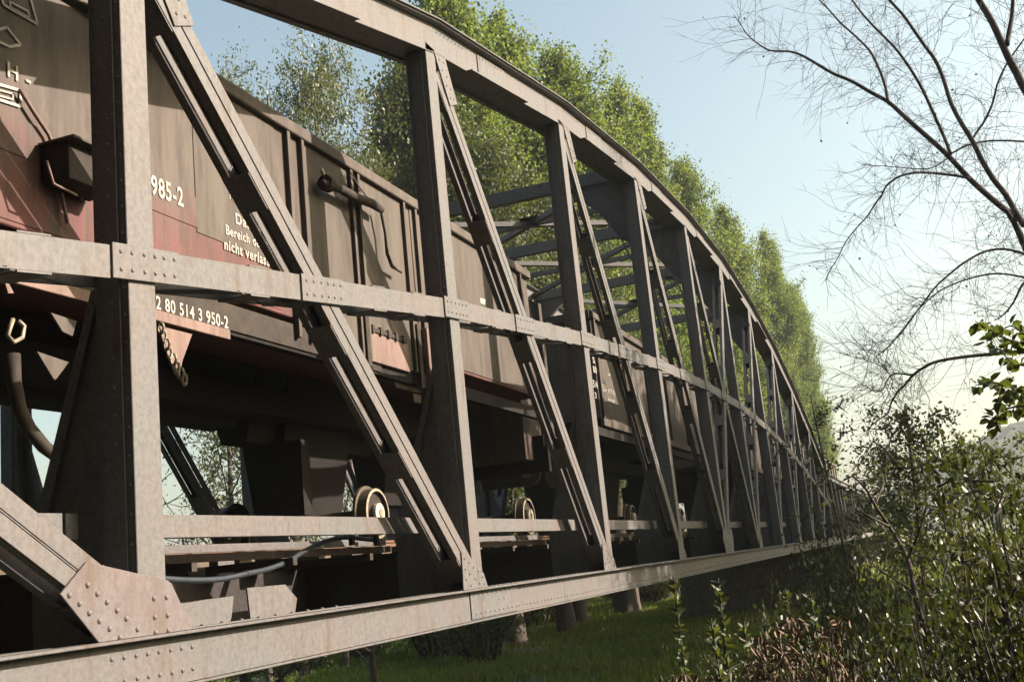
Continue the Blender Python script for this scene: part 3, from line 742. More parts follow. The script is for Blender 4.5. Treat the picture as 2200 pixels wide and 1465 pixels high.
# ------------------------------------------------------------------ cable hose
cpts = [(300,1238),(352,1243),(420,1246),(478,1243),(530,1232),(575,1222),(620,1205),(650,1186),(690,1166),(720,1157),(750,1154),(778,1157),(808,1160)]
xs_ = [-.50]*3+[-.5,-.5,-.52,-.55,-.6,-.66,-.7,-.72,-.74,-.76]
cc = [atx(a, b_, x_) for (a, b_), x_ in zip(cpts, xs_)]
def catmull(P_, n_=5):
    out_ = []
    for i in range(len(P_)-1):
        p0, p1, p2, p3 = P_[max(i-1,0)], P_[i], P_[i+1], P_[min(i+2,len(P_)-1)]
        for k in range(n_):
            t = k/n_; out_.append(.5*((2*p1)+(p2-p0)*t+(2*p0-5*p1+4*p2-p3)*t*t+(3*p1-p0-3*p2+p3)*t**3))
    out_.append(P_[-1]); return out_
cb = thing('cable_hose', 'blue-grey cable sagging in an S-curve below the edge beam', 'cable', cc[0])
MB().tube([p-cc[0] for p in catmull(cc)], .021, 10).obj('hose', M['cable'], cb, True)
for i in (4, 7, 10): 
    p = cc[i]-cc[0]; d = (cc[min(i+1, len(cc)-1)]-cc[i]).normalized(); MB().disc(p, d, .024, .03, 10).obj('sleeve_joint', M['under'], cb)
for a, b_ in ((755,1150),(808,1152)):
    p = atx(a, b_, -.72)-cc[0]; MB().box(p.x-.02, p.x+.02, p.y-.025, p.y+.025, p.z-.09, p.z+.06).obj('cable_clip', M['under'], cb)

# ------------------------------------------------------------------ vegetation
def unit(a): return a/np.maximum(np.linalg.norm(a, axis=1, keepdims=True), 1e-9)
def leaf_mesh(name, C, size, mat, aspect=.6, droop=0.0, shape=4, dirs=None):
    """one small leaf face (or a folded six-point leaf) per centre, turned at random"""
    C = np.asarray(C, float); n = len(C)
    size = np.broadcast_to(np.asarray(size, float), (n,))[:, None]*rng.uniform(.65, 1.3, (n, 1))
    a = rng.normal(0, 1, (n, 3)) if dirs is None else np.asarray(dirs)+rng.normal(0, .35, (n, 3))
    a[:, 2] -= droop; a = unit(a); r_ = rng.normal(0, 1, (n, 3)); b_ = unit(np.cross(a, r_)); nn_ = np.cross(a, b_)
    if shape == 4:
        V = np.stack([C-a*size*.5, C+b_*size*aspect*.5, C+a*size*.5, C-b_*size*aspect*.5], 1).reshape(-1, 3)
        F = (np.arange(n)[:, None]*4+np.arange(4)).astype(np.int32); k = 4
        me = bpy.data.meshes.new(name); me.vertices.add(len(V)); me.vertices.foreach_set('co', V.ravel())
        me.loops.add(n*4); me.loops.foreach_set('vertex_index', F.ravel()); me.polygons.add(n)
        me.polygons.foreach_set('loop_start', np.arange(n, dtype=np.int32)*4); me.polygons.foreach_set('loop_total', np.full(n, 4, np.int32))
    else:
        w_ = aspect*.5; q = nn_*size*.12
        V = np.stack([C-a*size*.5, C-a*size*.18+b_*size*w_*.9+q, C+a*size*.2+b_*size*w_*.85+q, C+a*size*.5, C+a*size*.2-b_*size*w_*.85+q, C-a*size*.18-b_*size*w_*.9+q], 1).reshape(-1, 3)
        i0 = np.arange(n)[:, None]*6; F = np.concatenate([i0+[[0,1,2,3]], i0+[[0,3,4,5]]], 1).astype(np.int32)
        me = bpy.data.meshes.new(name); me.vertices.add(len(V)); me.vertices.foreach_set('co', V.ravel())
        me.loops.add(n*8); me.loops.foreach_set('vertex_index', F.ravel()); me.polygons.add(n*2)
        me.polygons.foreach_set('loop_start', np.arange(n*2, dtype=np.int32)*4); me.polygons.foreach_set('loop_total', np.full(n*2, 4, np.int32))
    me.update(calc_edges=True); me.validate(); me.materials.append(mat); return me
def limb(mb, p, d, L, r0, bend=.25, upw=.25, n=7, k=6, r1=.15):
    pts = [Vector(p)]; d = Vector(d).normalized()
    for i in range(k):
        d = (d+Vector((random.gauss(0,bend), random.gauss(0,bend), random.gauss(0,bend)+upw))*.35).normalized()
        pts.append(pts[-1]+d*L/k)
    rad = [r0*(1-(1-r1)*i/k) for i in range(k+1)]; mb.tube(pts, rad, n, False); return pts
def poplar(seed, H=34, Rm=4.2, nl=95000, mat='poplar', lsz=.185, lo=.16):
    random.seed(seed); mb = MB()
    tr = [Vector((math.sin(z*.2+seed)*.012*z, math.cos(z*.17)*.012*z, z)) for z in np.linspace(-.4, H*.97, 14)]
    mb.tube(tr, [max(.05, .46*(1-i/14)**.8)*(1.35 if i == 0 else 1) for i in range(14)], 10, False)
    segs = []
    for i in range(110):
        t = lo+(1-lo)*(i/110)**.85; z = H*t*.97; a = random.uniform(0, 2*math.pi)
        env = Rm*min(1.0, .30+1.6*(1-t)**.85)*(1-t**8)**.5*(.86+.14*math.sin(t*23+seed))*random.uniform(.7, 1.12)
        L_ = max(1.2, env*1.7); d = Vector((math.cos(a), math.sin(a), random.uniform(.9, 1.7)))
        base = Vector((math.sin(z*.2+seed)*.012*z, math.cos(z*.17)*.012*z, z))
        pts = limb(mb, base, d, L_, .05+.12*(1-t), .22, .35, 5, 6)
        segs.append((pts, 1.0)); 
        for q in range(5):
            b0 = pts[random.randint(1, 5)]; d2 = Vector((random.gauss(0,1), random.gauss(0,1), random.uniform(.1, 1.6)))
            segs.append((limb(mb, b0, d2, L_*random.uniform(.25,.55), .03, .3, .3, 3, 4), .75))
    C = []; wts = np.array([sum((b_-a).length for a, b_ in zip(s[0][:-1], s[0][1:]))*s[1] for s in segs]); wts /= wts.sum()
    for (pts, _), wv in zip(segs, wts):
        m_ = int(nl*wv); P3 = np.array([tuple(p) for p in pts]); u = rng.uniform(.15, 1.0, m_)**.8*(len(P3)-1); i0 = np.minimum(u.astype(int), len(P3)-2); f = (u-i0)[:, None]
        c0 = P3[i0]*(1-f)+P3[i0+1]*f; C.append(c0+rng.normal(0, 1, (m_, 3))*np.array([.34,.34,.42])*rng.uniform(.2,1.5,(m_,1)))
    C = np.concatenate(C)
    return mb.mesh('trunk', M['bark'], True), leaf_mesh('crown', C, lsz, M[mat], .8)
def place_tree(name, label, cat, tm, cm, loc, s=(1,1,1), rz=0, group=None):
    t = thing(name, label, cat, loc, group); t.scale = s; t.rotation_euler = (0,0,rz)
    inst('trunk', tm, t); inst('crown', cm, t)['kind'] = 'stuff'; return t
POP = [poplar(11), poplar(12, 34, 3.9, 90000), poplar(13, 34, 4.5, 95000)]
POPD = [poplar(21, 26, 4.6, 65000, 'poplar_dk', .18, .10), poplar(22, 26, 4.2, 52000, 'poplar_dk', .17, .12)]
tops = [((948,-150), -17.5, 'tall green poplar nearest the bridge, its crown just right of the second post'),
        ((1062,-45), -16.5, 'tall green poplar second in the row, leaving the frame above the chord'),
        ((1190,30), -15.0, 'green poplar third in the row, with a spire over the third post'),
        ((1300,110), -14.5, 'green poplar with pointed tip over the open sky, fourth in the row'),
        ((1362,150), -12.5, 'narrow poplar fifth in the row, beside the highest clear sky edge'),
        ((1450,285), -12, 'green poplar sixth in the row, above the bend of the top chord'),
        ((1545,395), -11, 'yellowish green poplar seventh in the row, over the sixth post'),
        ((1632,455), -10, 'yellowish green poplar eighth in the row, round-topped, right of the seventh'),
        ((1692,575), -10, 'green poplar ninth in the row, with a steep right edge on pale sky'),
        ((1742,785), -11, 'lowest poplar at the far right end of the row, just over the chord end')]
for i, ((px, py), X_, lb) in enumerate(tops):
    p = atx(px, py, X_); h = p.z-GZ; sxy = {0:1.25,1:1.2,2:1.2,3:1.1,4:1.0,5:1.1,6:1.05,7:1.05,8:.9,9:.7}[i]*1.0
    place_tree('poplar_tree', lb, 'tree', *POP[i % 3], (p.x, p.y, GZ), (sxy, sxy, h/36.2), i*1.3+.4, 'poplars in the row beyond the bridge')
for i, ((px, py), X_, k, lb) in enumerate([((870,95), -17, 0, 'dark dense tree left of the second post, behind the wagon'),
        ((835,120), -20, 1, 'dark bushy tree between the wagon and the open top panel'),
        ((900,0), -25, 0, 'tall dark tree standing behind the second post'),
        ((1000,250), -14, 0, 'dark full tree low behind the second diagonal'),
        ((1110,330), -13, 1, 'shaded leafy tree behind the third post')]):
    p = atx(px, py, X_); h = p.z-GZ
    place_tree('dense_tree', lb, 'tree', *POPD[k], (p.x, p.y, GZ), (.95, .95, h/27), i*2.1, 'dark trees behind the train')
# loose light-leaved trees on the left and sparse trees seen under the wagon
def loose(seed, H, Rm, nl, mat, lsz, spread=.45, lo=.3, nb=30, r0=.17, sub=7):
    random.seed(seed); mb = MB(); k = 9
    tr = limb(mb, (0,0,-.3), (random.gauss(0,.05), random.gauss(0,.05), 1), H*.8, r0, .08, .2, 8, k, .25)
    segs = []
    for i in range(nb):
        t = lo+(1-lo)*i/nb; b0 = tr[min(k, int(t*k))]; a = i*2.4+random.uniform(-.4, .4)
        L_ = Rm*(.55+.6*math.sin(math.pi*min(1, t*.95)))*random.uniform(.7,1.1)
        pts = limb(mb, b0, (math.cos(a), math.sin(a), random.uniform(.2,1.1)), L_, r0*.35*(1.2-t), .35, .2, 5, 6); segs.append(pts)
        for q in range(sub):
            b1 = pts[random.randint(1, 6)]
            segs.append(limb(mb, b1, (random.gauss(0,1), random.gauss(0,1), random.gauss(.3,.7)), L_*random.uniform(.2,.5), .018, .4, .1, 3, 4))
    m_ = max(1, nl//len(segs)); C = []
    for pts in segs:
        P3 = np.array([tuple(p) for p in pts]); u = rng.uniform(.25, 1, m_)*(len(P3)-1); i0 = np.minimum(u.astype(int), len(P3)-2); f = (u-i0)[:, None]
        C.append(P3[i0]*(1-f)+P3[i0+1]*f+rng.normal(0, spread, (m_, 3))*rng.uniform(.1,1,(m_,1)))
    return mb.mesh('trunk', M['bark'], True), leaf_mesh('crown', np.concatenate(C), lsz, M[mat], .5)
LO = [loose(31, 22, 5, 30000, 'willow', .15, .5), loose(32, 22, 4.5, 22000, 'willow', .14, .55)]
for i, ((px, py), X_, k, lb) in enumerate([((655,115), -19, 0, 'loose grey-green tree against the blue sky above the wagon'),
        ((580,160), -20, 1, 'thin grey-green tree left of the loose tall one, over the wagon roof edge'),
        ((510,175), -20, 0, 'small hazy treetop just behind the first diagonal')]):
    p = atx(px, py, X_); h = p.z-GZ
    place_tree('willow_tree', lb, 'tree', *LO[k], (p.x, p.y, GZ), (.9, .9, h/17.6), i, 'loose trees on the left')
SP = [loose(41, 10, 3.4, 2600, 'willow', .085, .35, .2, 22, .17, 9), loose(42, 8, 3, 3600, 'weed', .10, .35, .15, 24, .10, 9)]
for (px, X_, k, s_, lb) in ((505, -12, 0, 1, 'nearly bare tree with a straight trunk seen beneath the wagon'), (395, -11.5, 1, .8, 'small twiggy tree seen below the wagon beside the first post'),
        (780, -13, 0, .8, 'bare twiggy tree seen through the gap by the first wheel'), (585, -14, 1, .9, 'thin tree behind the far post under the wagon')):
    p = atx(px, 1085, X_); place_tree('bare_tree', lb, 'tree', *SP[k], (p.x, p.y, GZ), (s_, s_, s_), px*.1, 'sparse trees seen under the train')
# bushes
def bush(seed, r_, h, nl, mat, lsz, asp=.6, stems=26, shape=4, droop=0, lean=.9):
    random.seed(seed); mb = MB(); C = []
    for i in range(stems):
        a = random.uniform(0, 6.28); rr = r_*random.uniform(0,.35)
        pts = limb(mb, (rr*math.cos(a), rr*math.sin(a), -.1), (math.cos(a)*random.uniform(.1,1)*lean, math.sin(a)*random.uniform(.1,1)*lean, 1), h*random.uniform(.6,1.12), .012+.012*h, .35, .1, 4, 6)
        P3 = np.array([tuple(p) for p in pts]); 
        for q in range(4):
            e = limb(mb, pts[random.randint(2,6)], (random.gauss(0,1), random.gauss(0,1), random.gauss(.2,.6)), r_*random.uniform(.25,.6), .008, .35, 0, 3, 4)
            P4 = np.array([tuple(p) for p in e]); m2 = nl//stems//6; u = rng.uniform(0, 1, m2)*4; i0 = np.minimum(u.astype(int), 3); f = (u-i0)[:, None]
            C.append(P4[i0]*(1-f)+P4[i0+1]*f+rng.normal(0, .07+.06*r_, (m2, 3)))
        m_ = nl//stems//3; u = rng.uniform(.12, 1, m_)*6; i0 = np.minimum(u.astype(int), 5); f = (u-i0)[:, None]
        C.append(P3[i0]*(1-f)+P3[i0+1]*f+rng.normal(0, .10+.10*r_, (m_, 3)))
    C = np.concatenate(C); C = C[C[:, 2] > 0]
    return mb.mesh('stem', M['barkdark'], True), leaf_mesh('foliage', C, lsz, M[mat], asp, droop, shape)
def place_bush(name, label, cat, ms, loc, s=1, rz=0, group=None):
    t = thing(name, label, cat, loc, group); t.scale = (s,)*3 if not hasattr(s, '__len__') else s; t.rotation_euler = (0,0,rz)
    inst('stem', ms[0], t)['kind'] = 'stuff'; inst('foliage', ms[1], t)['kind'] = 'stuff'; return t
def gz(x, y): return float(gh(x, y))
def on_ground(px, py):
    d = ray(px, py); t = 1.0
    for _ in range(400):
        q = CAM+d*t
        if q.z < gz(q.x, q.y): break
        t *= 1.015
    return CAM+d*t
BU = bush(51, 1.6, 2.6, 5200, 'hedge', .13); BW = bush(52, 1.5, 3.2, 5200, 'willow', .15, .35, 30, 4, .4)
BN = bush(53, .5, 1.7, 2600, 'hedge', .05, .62, 22, 6, 0, .3)
# low growth and bushes beyond the bridge
spots = [(1400,1300,1.0,'round twiggy bush at the foot of a poplar, right of the thick trunk'), (1330,1290,.9,'bush hiding the base of the poplar trunks'),
         (1130,1350,.7,'dark small bush beside the second poplar trunk'), (1050,1240,1.6,'tall shrub behind the floor of the bridge'), (660,1440,.9,'low bush in the meadow below the chord'),
         (780,1420,.6,'small low bush in the meadow right of its neighbour')]
for i, (px, py, s_, lb) in enumerate(spots):
    p = on_ground(px, py); place_bush('bush', lb, 'bush', BW if i % 2 == 0 else BU, (p.x, p.y, gz(p.x, p.y)), s_, i, 'bushes in the meadow beyond the bridge')
for i in range(22):
    x_ = -12.5-random.uniform(0,3); y_ = 24+i*5.5+random.uniform(-2,2)
    if y_ > 47 or random.random() < .5: continue
    place_bush('bush', 'leafy bush between the bridge and the poplars, near the %s node' % ['first','second','third','fourth','fifth','sixth','seventh'][min(6,i//2)] + (' (rear)' if i%2 else ''), 'bush', BU if i % 2 else BW, (x_, y_, GZ), random.uniform(1.1,1.6), i, 'undergrowth bushes beneath the poplars')
for i in range(11):
    place_bush('bush', 'tall leafy undergrowth below the train, %s bush counted from the left' % 'first second third fourth fifth sixth seventh eighth ninth tenth eleventh'.split()[i], 'bush', BU if i % 2 else BW, (-16-random.uniform(0,4), 40+i*8, GZ), random.uniform(1.5,2.4), i*1.7, 'tall undergrowth behind the train')
# poplar trunks standing in the meadow, seen below the bottom chord
tk = MB(); tk.tube([(0,0,-.3),(0,0,.1),(.02,0,.7),(.0,.05,6),(.1,.05,16)], [.75,.58,.5,.44,.3], 14, False); TKM = tk.mesh('trunk', M['bark'], True)
for (px, py, s_, lb) in ((888,1385,.9,'pale stumpy trunk at the left, below the chord splice'), (1090,1378,1.15,'broad dark trunk with a shrubby foot in the meadow'), (1245,1342,.9,'slim trunk left of the thick pair in the meadow'),
                 (1350,1322,1.5,'thickest dark trunk with a flared foot in the meadow'), (1436,1290,1.2,'trunk nearest the pier in the row')):
    p = on_ground(px, py); t = thing('poplar_tree', lb, 'tree', (p.x, p.y, gz(p.x, p.y)), 'trunks in the meadow'); t.scale = (s_, s_, 1)
    inst('trunk', TKM, t); inst('crown', POPD[0][1], t, (0,0,3)).scale = (.8/s_, .8/s_, .75)
    t.children[1]['kind'] = 'stuff'
# ---- shading trees beside and behind the camera (outside the frame) and beyond the right edge
DT = loose(61, 17, 5.5, 22000, 'poplar_dk', .34, .8, .12, 34, .25, 6)
DT2 = loose(63, 20, 6.2, 26000, 'poplar_dk', .34, .85, .52, 34, .25, 6)
DB = bush(62, 3.2, 6.0, 9000, 'poplar_dk', .38, .7, 30)
BANK = [(19,31,.95,'leafy tree across from the third post'),(21,41,.97,'leafy tree across from the middle of the arch'),(22,52,1.0,'leafy tree across from the pier'),(24,64,1.0,'leafy tree farthest along the bank'),(20,24,.9,'smaller leafy tree at the start of the shaded stretch')]
for i, (x_, y_, s_, lb) in enumerate(BANK):
    place_tree('offframe_tree', lb+' on the right bank', 'tree', *DT2, (x_, y_, GZ+1), (s_,s_,s_), i*1.1, 'trees on the bank outside the frame')
for i, (x_, y_, lb) in enumerate([(17.5,27,'first gap'),(18.5,36,'second gap'),(19,46,'third gap'),(20.5,57.5,'fourth gap'),(22,72,'far end')]):
    place_tree('offframe_tree', 'leafy tree on the right bank, filling the '+lb+' of the line', 'tree', *DT2, (x_, y_, GZ+1), (.9,.9,.92), 3+i*1.9, 'trees on the bank outside the frame')
BACK = [(6.5,-13.5,'closest to the viewpoint'),(-12,-9,'beside the track'),(-10,-20,'left end'),(-4,-17,'second place'),(3,-15,'middle'),(9,-14,'fourth place'),(15,-11,'right end'),(-6,-27,'rear left'),(4,-25,'rear middle'),(13,-22,'rear right'),(20,-8.5,'nearest the bank edge'),(25,-12,'bank edge rear'),(-16,-16,'far left')]
for i, (x_, y_, lb) in enumerate(BACK):  # unseen trees added behind the camera to cut the sky fill
    place_tree('offframe_tree', 'unseen leafy tree added behind the viewpoint to block sky light, '+lb+' of the clump', 'tree', *DT, (x_, y_, GZ+1), (1.25,1.25,1.4), i*1.7, 'trees on the bank outside the frame')
for i in range(6):  # unseen thicket added to block low sky light from the right
    y_ = -9+i*3.6; x_ = 17+(i%3)*1.6+max(0,(y_-8))*.18
    place_bush('added_shade_bush', 'unseen tall bush added on the right bank to block low sky light, %s from the near end' % ('first second third fourth fifth sixth'.split()[i]), 'bush', DB, (x_, y_, GZ+.8), (1.3,1.3,.85 if y_ < 14 else 1.3), i*1.3, 'added sky-blocking thicket outside the frame')

# ------------------------------------------------------------------ right-hand trees and hedge
random.seed(5)
big = thing('bare_tree', 'large leafless tree whose limbs fan out from the right edge across the white sky', 'tree', (11.2, 15, GZ+.6))
BO = Vector(big.location)
def zz1(x, y): return (1460+x/2.973, y/2.973)
def zz2(x, y): return (1460+x/2.973, 490+y/2.973)
LIMBS = [ # points, start radius, end radius, y-depth
 ([zz1(*p) for p in ((2330,1560),(2200,1420),(2080,1340),(1960,1240),(1850,1140),(1700,980),(1520,820),(1420,730),(1330,650),(1220,590),(1100,520),(980,470),(860,400),(780,355),(700,330),(580,325),(500,280),(440,230),(390,160),(350,100))], .062, .006, 15),
 ([zz1(*p) for p in ((1330,650),(1320,580),(1290,480),(1250,390),(1210,320),(1120,230),(1030,150),(950,60),(890,0),(840,-60))], .030, .012, 15),
 ([zz1(*p) for p in ((1730,985),(1700,900),(1620,720),(1550,570),(1480,450),(1410,350),(1350,280),(1230,160),(1160,80),(1100,0),(1060,-60))], .034, .016, 14.7),
 ([zz1(*p) for p in ((2200,1440),(2150,1360),(2080,1240),(2000,1140),(1930,1020),(1870,900),(1790,770),(1730,650),(1680,490),(1630,380),(1570,300),(1500,200),(1430,100),(1340,0),(1300,-60))], .055, .022, 14.5),
 ([zz1(*p) for p in ((1870,890),(1910,830),(1950,770),(2000,660),(2030,540),(2090,410),(2180,280),(2240,200))], .024, .014, 14.5),
 ([zz1(*p) for p in ((2330,760),(2200,560),(2150,460),(2100,370),(2000,150),(1910,0),(1880,-60))], .075, .05, 13.5),
 ([zz1(*p) for p in ((2090,290),(2110,180),(2125,80),(2130,-40))], .045, .03, 13.5),
 ([zz1(*p) for p in ((1850,1140),(1780,1125),(1700,1115),(1600,1105),(1500,1105),(1400,1130),(1320,1190),(1290,1250),(1250,1300),(1200,1380),(1130,1457),(1060,1547),(1010,1650),(960,1730),(930,1790))], .026, .006, 14.8),
 ([zz1(*p) for p in ((1730,985),(1850,925),(2000,900),(2200,905),(2300,920))], .016, .018, 14.6),
 ([zz1(*p) for p in ((1740,990),(1640,1060),(1560,1080),(1400,1070),(1280,1060),(1160,1055))], .014, .005, 15.2),
 ([zz2(*p) for p in ((2330,210),(2200,165),(2080,135),(1950,150),(1820,220),(1730,290),(1640,370),(1570,460),(1510,540),(1440,640),(1380,710),(1330,765),(1290,800))], .024, .006, 13.8),
 ([zz2(*p) for p in ((2330,350),(2200,315),(2030,290),(1860,320),(1700,380),(1600,450),(1500,550),(1400,680),(1330,760))], .020, .005, 13.9),
 ([zz2(*p) for p in ((2330,790),(2150,790),(1990,805),(1830,820),(1650,850),(1560,890),(1490,940),(1440,1000),(1390,1050),(1350,1120),(1330,1180),(1250,1240),(1190,1300))], .034, .007, 12.5),
 ([zz2(*p) for p in ((1480,940),(1420,930),(1360,935),(1320,980),(1300,1030),(1250,1045),(1190,1010),(1130,990))], .016, .005, 12.5),
 ([zz2(*p) for p in ((1350,940),(1320,910),(1300,890),(1240,860),(1180,840),(1060,810))], .010, .004, 12.6),
 ([zz2(*p) for p in ((2250,330),(2190,360),(2130,480),(2060,560),(2010,590))], .022, .008, 12.2),
 ([zz2(*p) for p in ((2360,430),(2270,240),(2200,100),(2150,-10),(2112,-72),(2078,-122))], .085, .035, 14.6)]
lm = MB(); tw = MB(); leafc = []
for pts, r0, r1, Y_ in LIMBS:
    r0 *= 1.0; r1 *= .95
    W = [aty(x, y, Y_+math.sin(i*.9)*.15)-BO for i, (x, y) in enumerate(pts)]
    Wc = catmull(W, 3); n_ = len(Wc); lm.tube(Wc, [r0+(r1-r0)*i/(n_-1) for i in range(n_)], 7, True)
    # twigs
    for i in range(2, n_-1):
        if r0 > .09 and i < n_*.3: continue
        for q in range(random.choice((2,2,3))):
            t = (Wc[i+1]-Wc[i]).normalized(); s_ = random.choice((-1, 1))
            pr_ = Vector((t.z, 0, -t.x))*s_; d = (t*random.uniform(.0,1.1)+pr_*random.uniform(.15,1.2)+Vector((0,random.gauss(0,.8),random.uniform(-.6,.5))))
            L_ = random.uniform(.35, 1.35); p = limb(tw, Wc[i], d, L_*random.choice((.6,1,1.15)), .0048, .55, random.uniform(-.25,.3), 3, 6, .4)
            for z_ in range(random.randint(1, 4)):
                j = random.randint(1, 5); d2 = (p[j+1]-p[j]).normalized()+Vector((random.gauss(0,.6), random.gauss(0,.5), random.gauss(0,.6)))
                p2 = limb(tw, p[j], d2, L_*random.uniform(.2,.6), .0030, .35, -.02, 3, 4, .5)
                if random.random() < .35: limb(tw, p2[2], d2+Vector((random.gauss(0,.8),0,random.gauss(0,.8))), L_*.25, .0024, .3, 0, 3, 3, .6)
                if random.random() < .10: leafc.append(tuple(p2[-1]))
trunk_pts = [Vector((0,0,-.4)), Vector((.25,-.2,2)), Vector((.35,-.4,4.4))]
Wt = aty(2330/1, 560, 14)-BO
lm.tube(catmull([Vector((.0,0,-.5)), Vector((.1,-.1,1.6)), Vector((.0,-.3,3.2)), Wt, aty(*zz1(2330,760), 13.5)-BO], 4), [.26]*9+[.2]*8, 10, False)
lm.obj('trunk', M['barkdark'], big, True)
stuff(tw.obj('twigs', M['barkdark'], big, True))
stuff(inst('withered_leaves', leaf_mesh('withered_leaves', np.array(leafc), .05, M['dry'], .7), big))

# near leafy branch of broad leaves at the right edge
random.seed(9)
br = thing('leafy_branch', 'dark broad-leaved alder branch reaching in at the right edge below the bare limbs', 'branch', atd(2240, 900, 6.2))
BRO = Vector(br.location); sm = MB(); lc = []; ld = []
for path in (((2330,760),(2240,740),(2180,735),(2130,710),(2095,690)), ((2330,800),(2240,790),(2180,780),(2140,745)), ((2330,860),(2240,830),(2190,838),(2140,822),(2095,828)), ((2330,900),(2260,880),(2200,872),(2160,880),(2130,900)), ((2200,870),(2170,840),(2150,860),(2140,915)),((2330,700),(2260,690),(2210,720),(2170,700),(2120,735))):
    P_ = catmull([atd(x, y, 6.2+random.uniform(-.3,.3))-BRO for x, y in path], 4); sm.tube(P_, [.008*(1-i/len(P_))+.002 for i in range(len(P_))], 5)
    for i, p in enumerate(P_[2:]):
        for q in range(4):
            d = Vector((random.gauss(0,.8), random.gauss(0,.6), random.gauss(-.35,.7))).normalized(); lc.append(tuple(p+d*.045)); ld.append(tuple(d))
sm.obj('stem', M['barkdark'], br, True)
one = leaf_mesh('leaf', np.zeros((1,3)), .001, M['hedge'], .75, 0, 6)
def leaf_variant(sz):
    me = bpy.data.meshes.new('leaf'); w_ = .36
    vs = [(0,0,0),(.3,w_,.1),(.68,w_*.85,.09),(1,0,-.05),(.68,-w_*.85,.09),(.3,-w_,.1)]
    me.from_pydata([(a*sz,b_*sz,c_*sz) for a,b_,c_ in vs], [], [(0,1,2,3),(0,3,4,5)]); me.materials.append(M['alder']); return me
LV = [leaf_variant(s_) for s_ in (.042,.055,.068)]
for c_, d_ in zip(lc, ld):
    o = inst('leaf', random.choice(LV), br, Vector(c_)-Vector(d_)*.035); o.rotation_euler = Vector(d_).to_track_quat('X','Z').to_euler(); o.rotation_euler.rotate_axis('X', random.uniform(-1.2,1.2))

# mid-distance shrub trees
def placed(px, pyb, D, ms, lb, name='shrub_tree', cat='tree', top=None, grp=None, rz=0, wid=1.0, h0=1.0):
    b_ = atd(px, pyb, D); z0 = gz(b_.x, b_.y); s_ = 1.0
    co_ = np.empty(len(ms[1].vertices)*3); ms[1].vertices.foreach_get('co', co_); h0 = float(np.percentile(co_[2::3], 97))
    if top is not None:
        d = ray(*top); t = D/math.hypot(d.x, d.y); zt = CAM.z+d.z*t; s_ = (zt-z0)/h0
    t = thing(name, lb, cat, (b_.x, b_.y, z0), grp); t.scale = (s_*wid, s_*wid, s_); t.rotation_euler = (0,0,rz)
    for nm, me in zip(('trunk' if name.endswith('tree') else 'stem', 'crown' if name.endswith('tree') else 'foliage'), ms): inst(nm, me, t)['kind'] = 'stuff'
    return t
ST = loose(71, 6.2, .95, 1700, 'willow', .075, .16, .5, 16, .04, 6); ST3 = loose(73, 6.2, .9, 900, 'willow', .07, .15, .45, 12, .035, 5); ST2 = loose(72, 6.0, .95, 3200, 'poplar_dk', .075, .14, .52, 18, .04, 6)
placed(1825, 1150, 27, ST3, 'slender grey-green shrub tree just right of the arch end', top=(1812,868), h0=5.6, rz=.3)
placed(1945, 1150, 22, ST, 'thin leafy sapling standing before the flat span', top=(1950,960), h0=5.6, rz=1.9)
placed(1975, 1160, 20, ST2, 'dark willowy shrub tree with upright sprays, mid right', top=(1985,885), h0=5.4, rz=2.3)
placed(2085, 1160, 17, ST2, 'dark shrub tree on the right before the blue hill', top=(2080,950), h0=5.4, rz=4.0)
placed(2170, 1160, 15, ST2, 'dark shrub tree at the right edge, cut by the frame', top=(2175,960), h0=5.4, rz=5.2)
placed(1930, 1120, 34, ST, 'pale hazy shrub tree beyond the flat span', top=(1935,960), h0=5.6, rz=5.0)
# curved thin dark trunk crossing the meadow
ct = thing('sapling', 'thin dark sapling leaning over the sunny meadow patch', 'tree', atd(1990, 1360, 11)); CO = Vector(ct.location); cm_ = MB(); lf = []
for path, r_ in ((((1992,1400),(1985,1350),(1965,1270),(1950,1200),(1910,1130),(1880,1085),(1860,1050),(1830,1020)), .03), (((1950,1200),(1975,1140),(1990,1080),(1985,1020)), .014), (((1910,1130),(1870,1110),(1830,1090)), .012), (((1965,1270),(1900,1230),(1850,1190)), .01), (((1880,1085),(1900,1030),(1905,980)), .012), (((1975,1310),(2020,1260),(2040,1180)), .012)):
    P_ = catmull([atd(x, y, 11+math.sin(x*.05)*.3)-CO for x, y in path], 4); cm_.tube(P_, [r_*(1-.75*i/len(P_)) for i in range(len(P_))], 7)
    for p in P_[3::2]:
        for q in range(random.choice((1,1,2))):
            e = limb(cm_, p, (random.gauss(0,1), random.gauss(0,.6), random.gauss(.2,.8)), random.uniform(.2,.6), .004, .4, 0, 3, 4)
            for z_ in e[1:]:
                for _ in range(2): lf.append(tuple(z_+Vector((random.gauss(0,.05), random.gauss(0,.05), random.gauss(0,.05)))))
cm_.obj('trunk', M['barkdark'], ct, True)
stuff(inst('crown', leaf_mesh('crown', np.array(lf), .05, M['weed'], .5, .2, 6), ct))
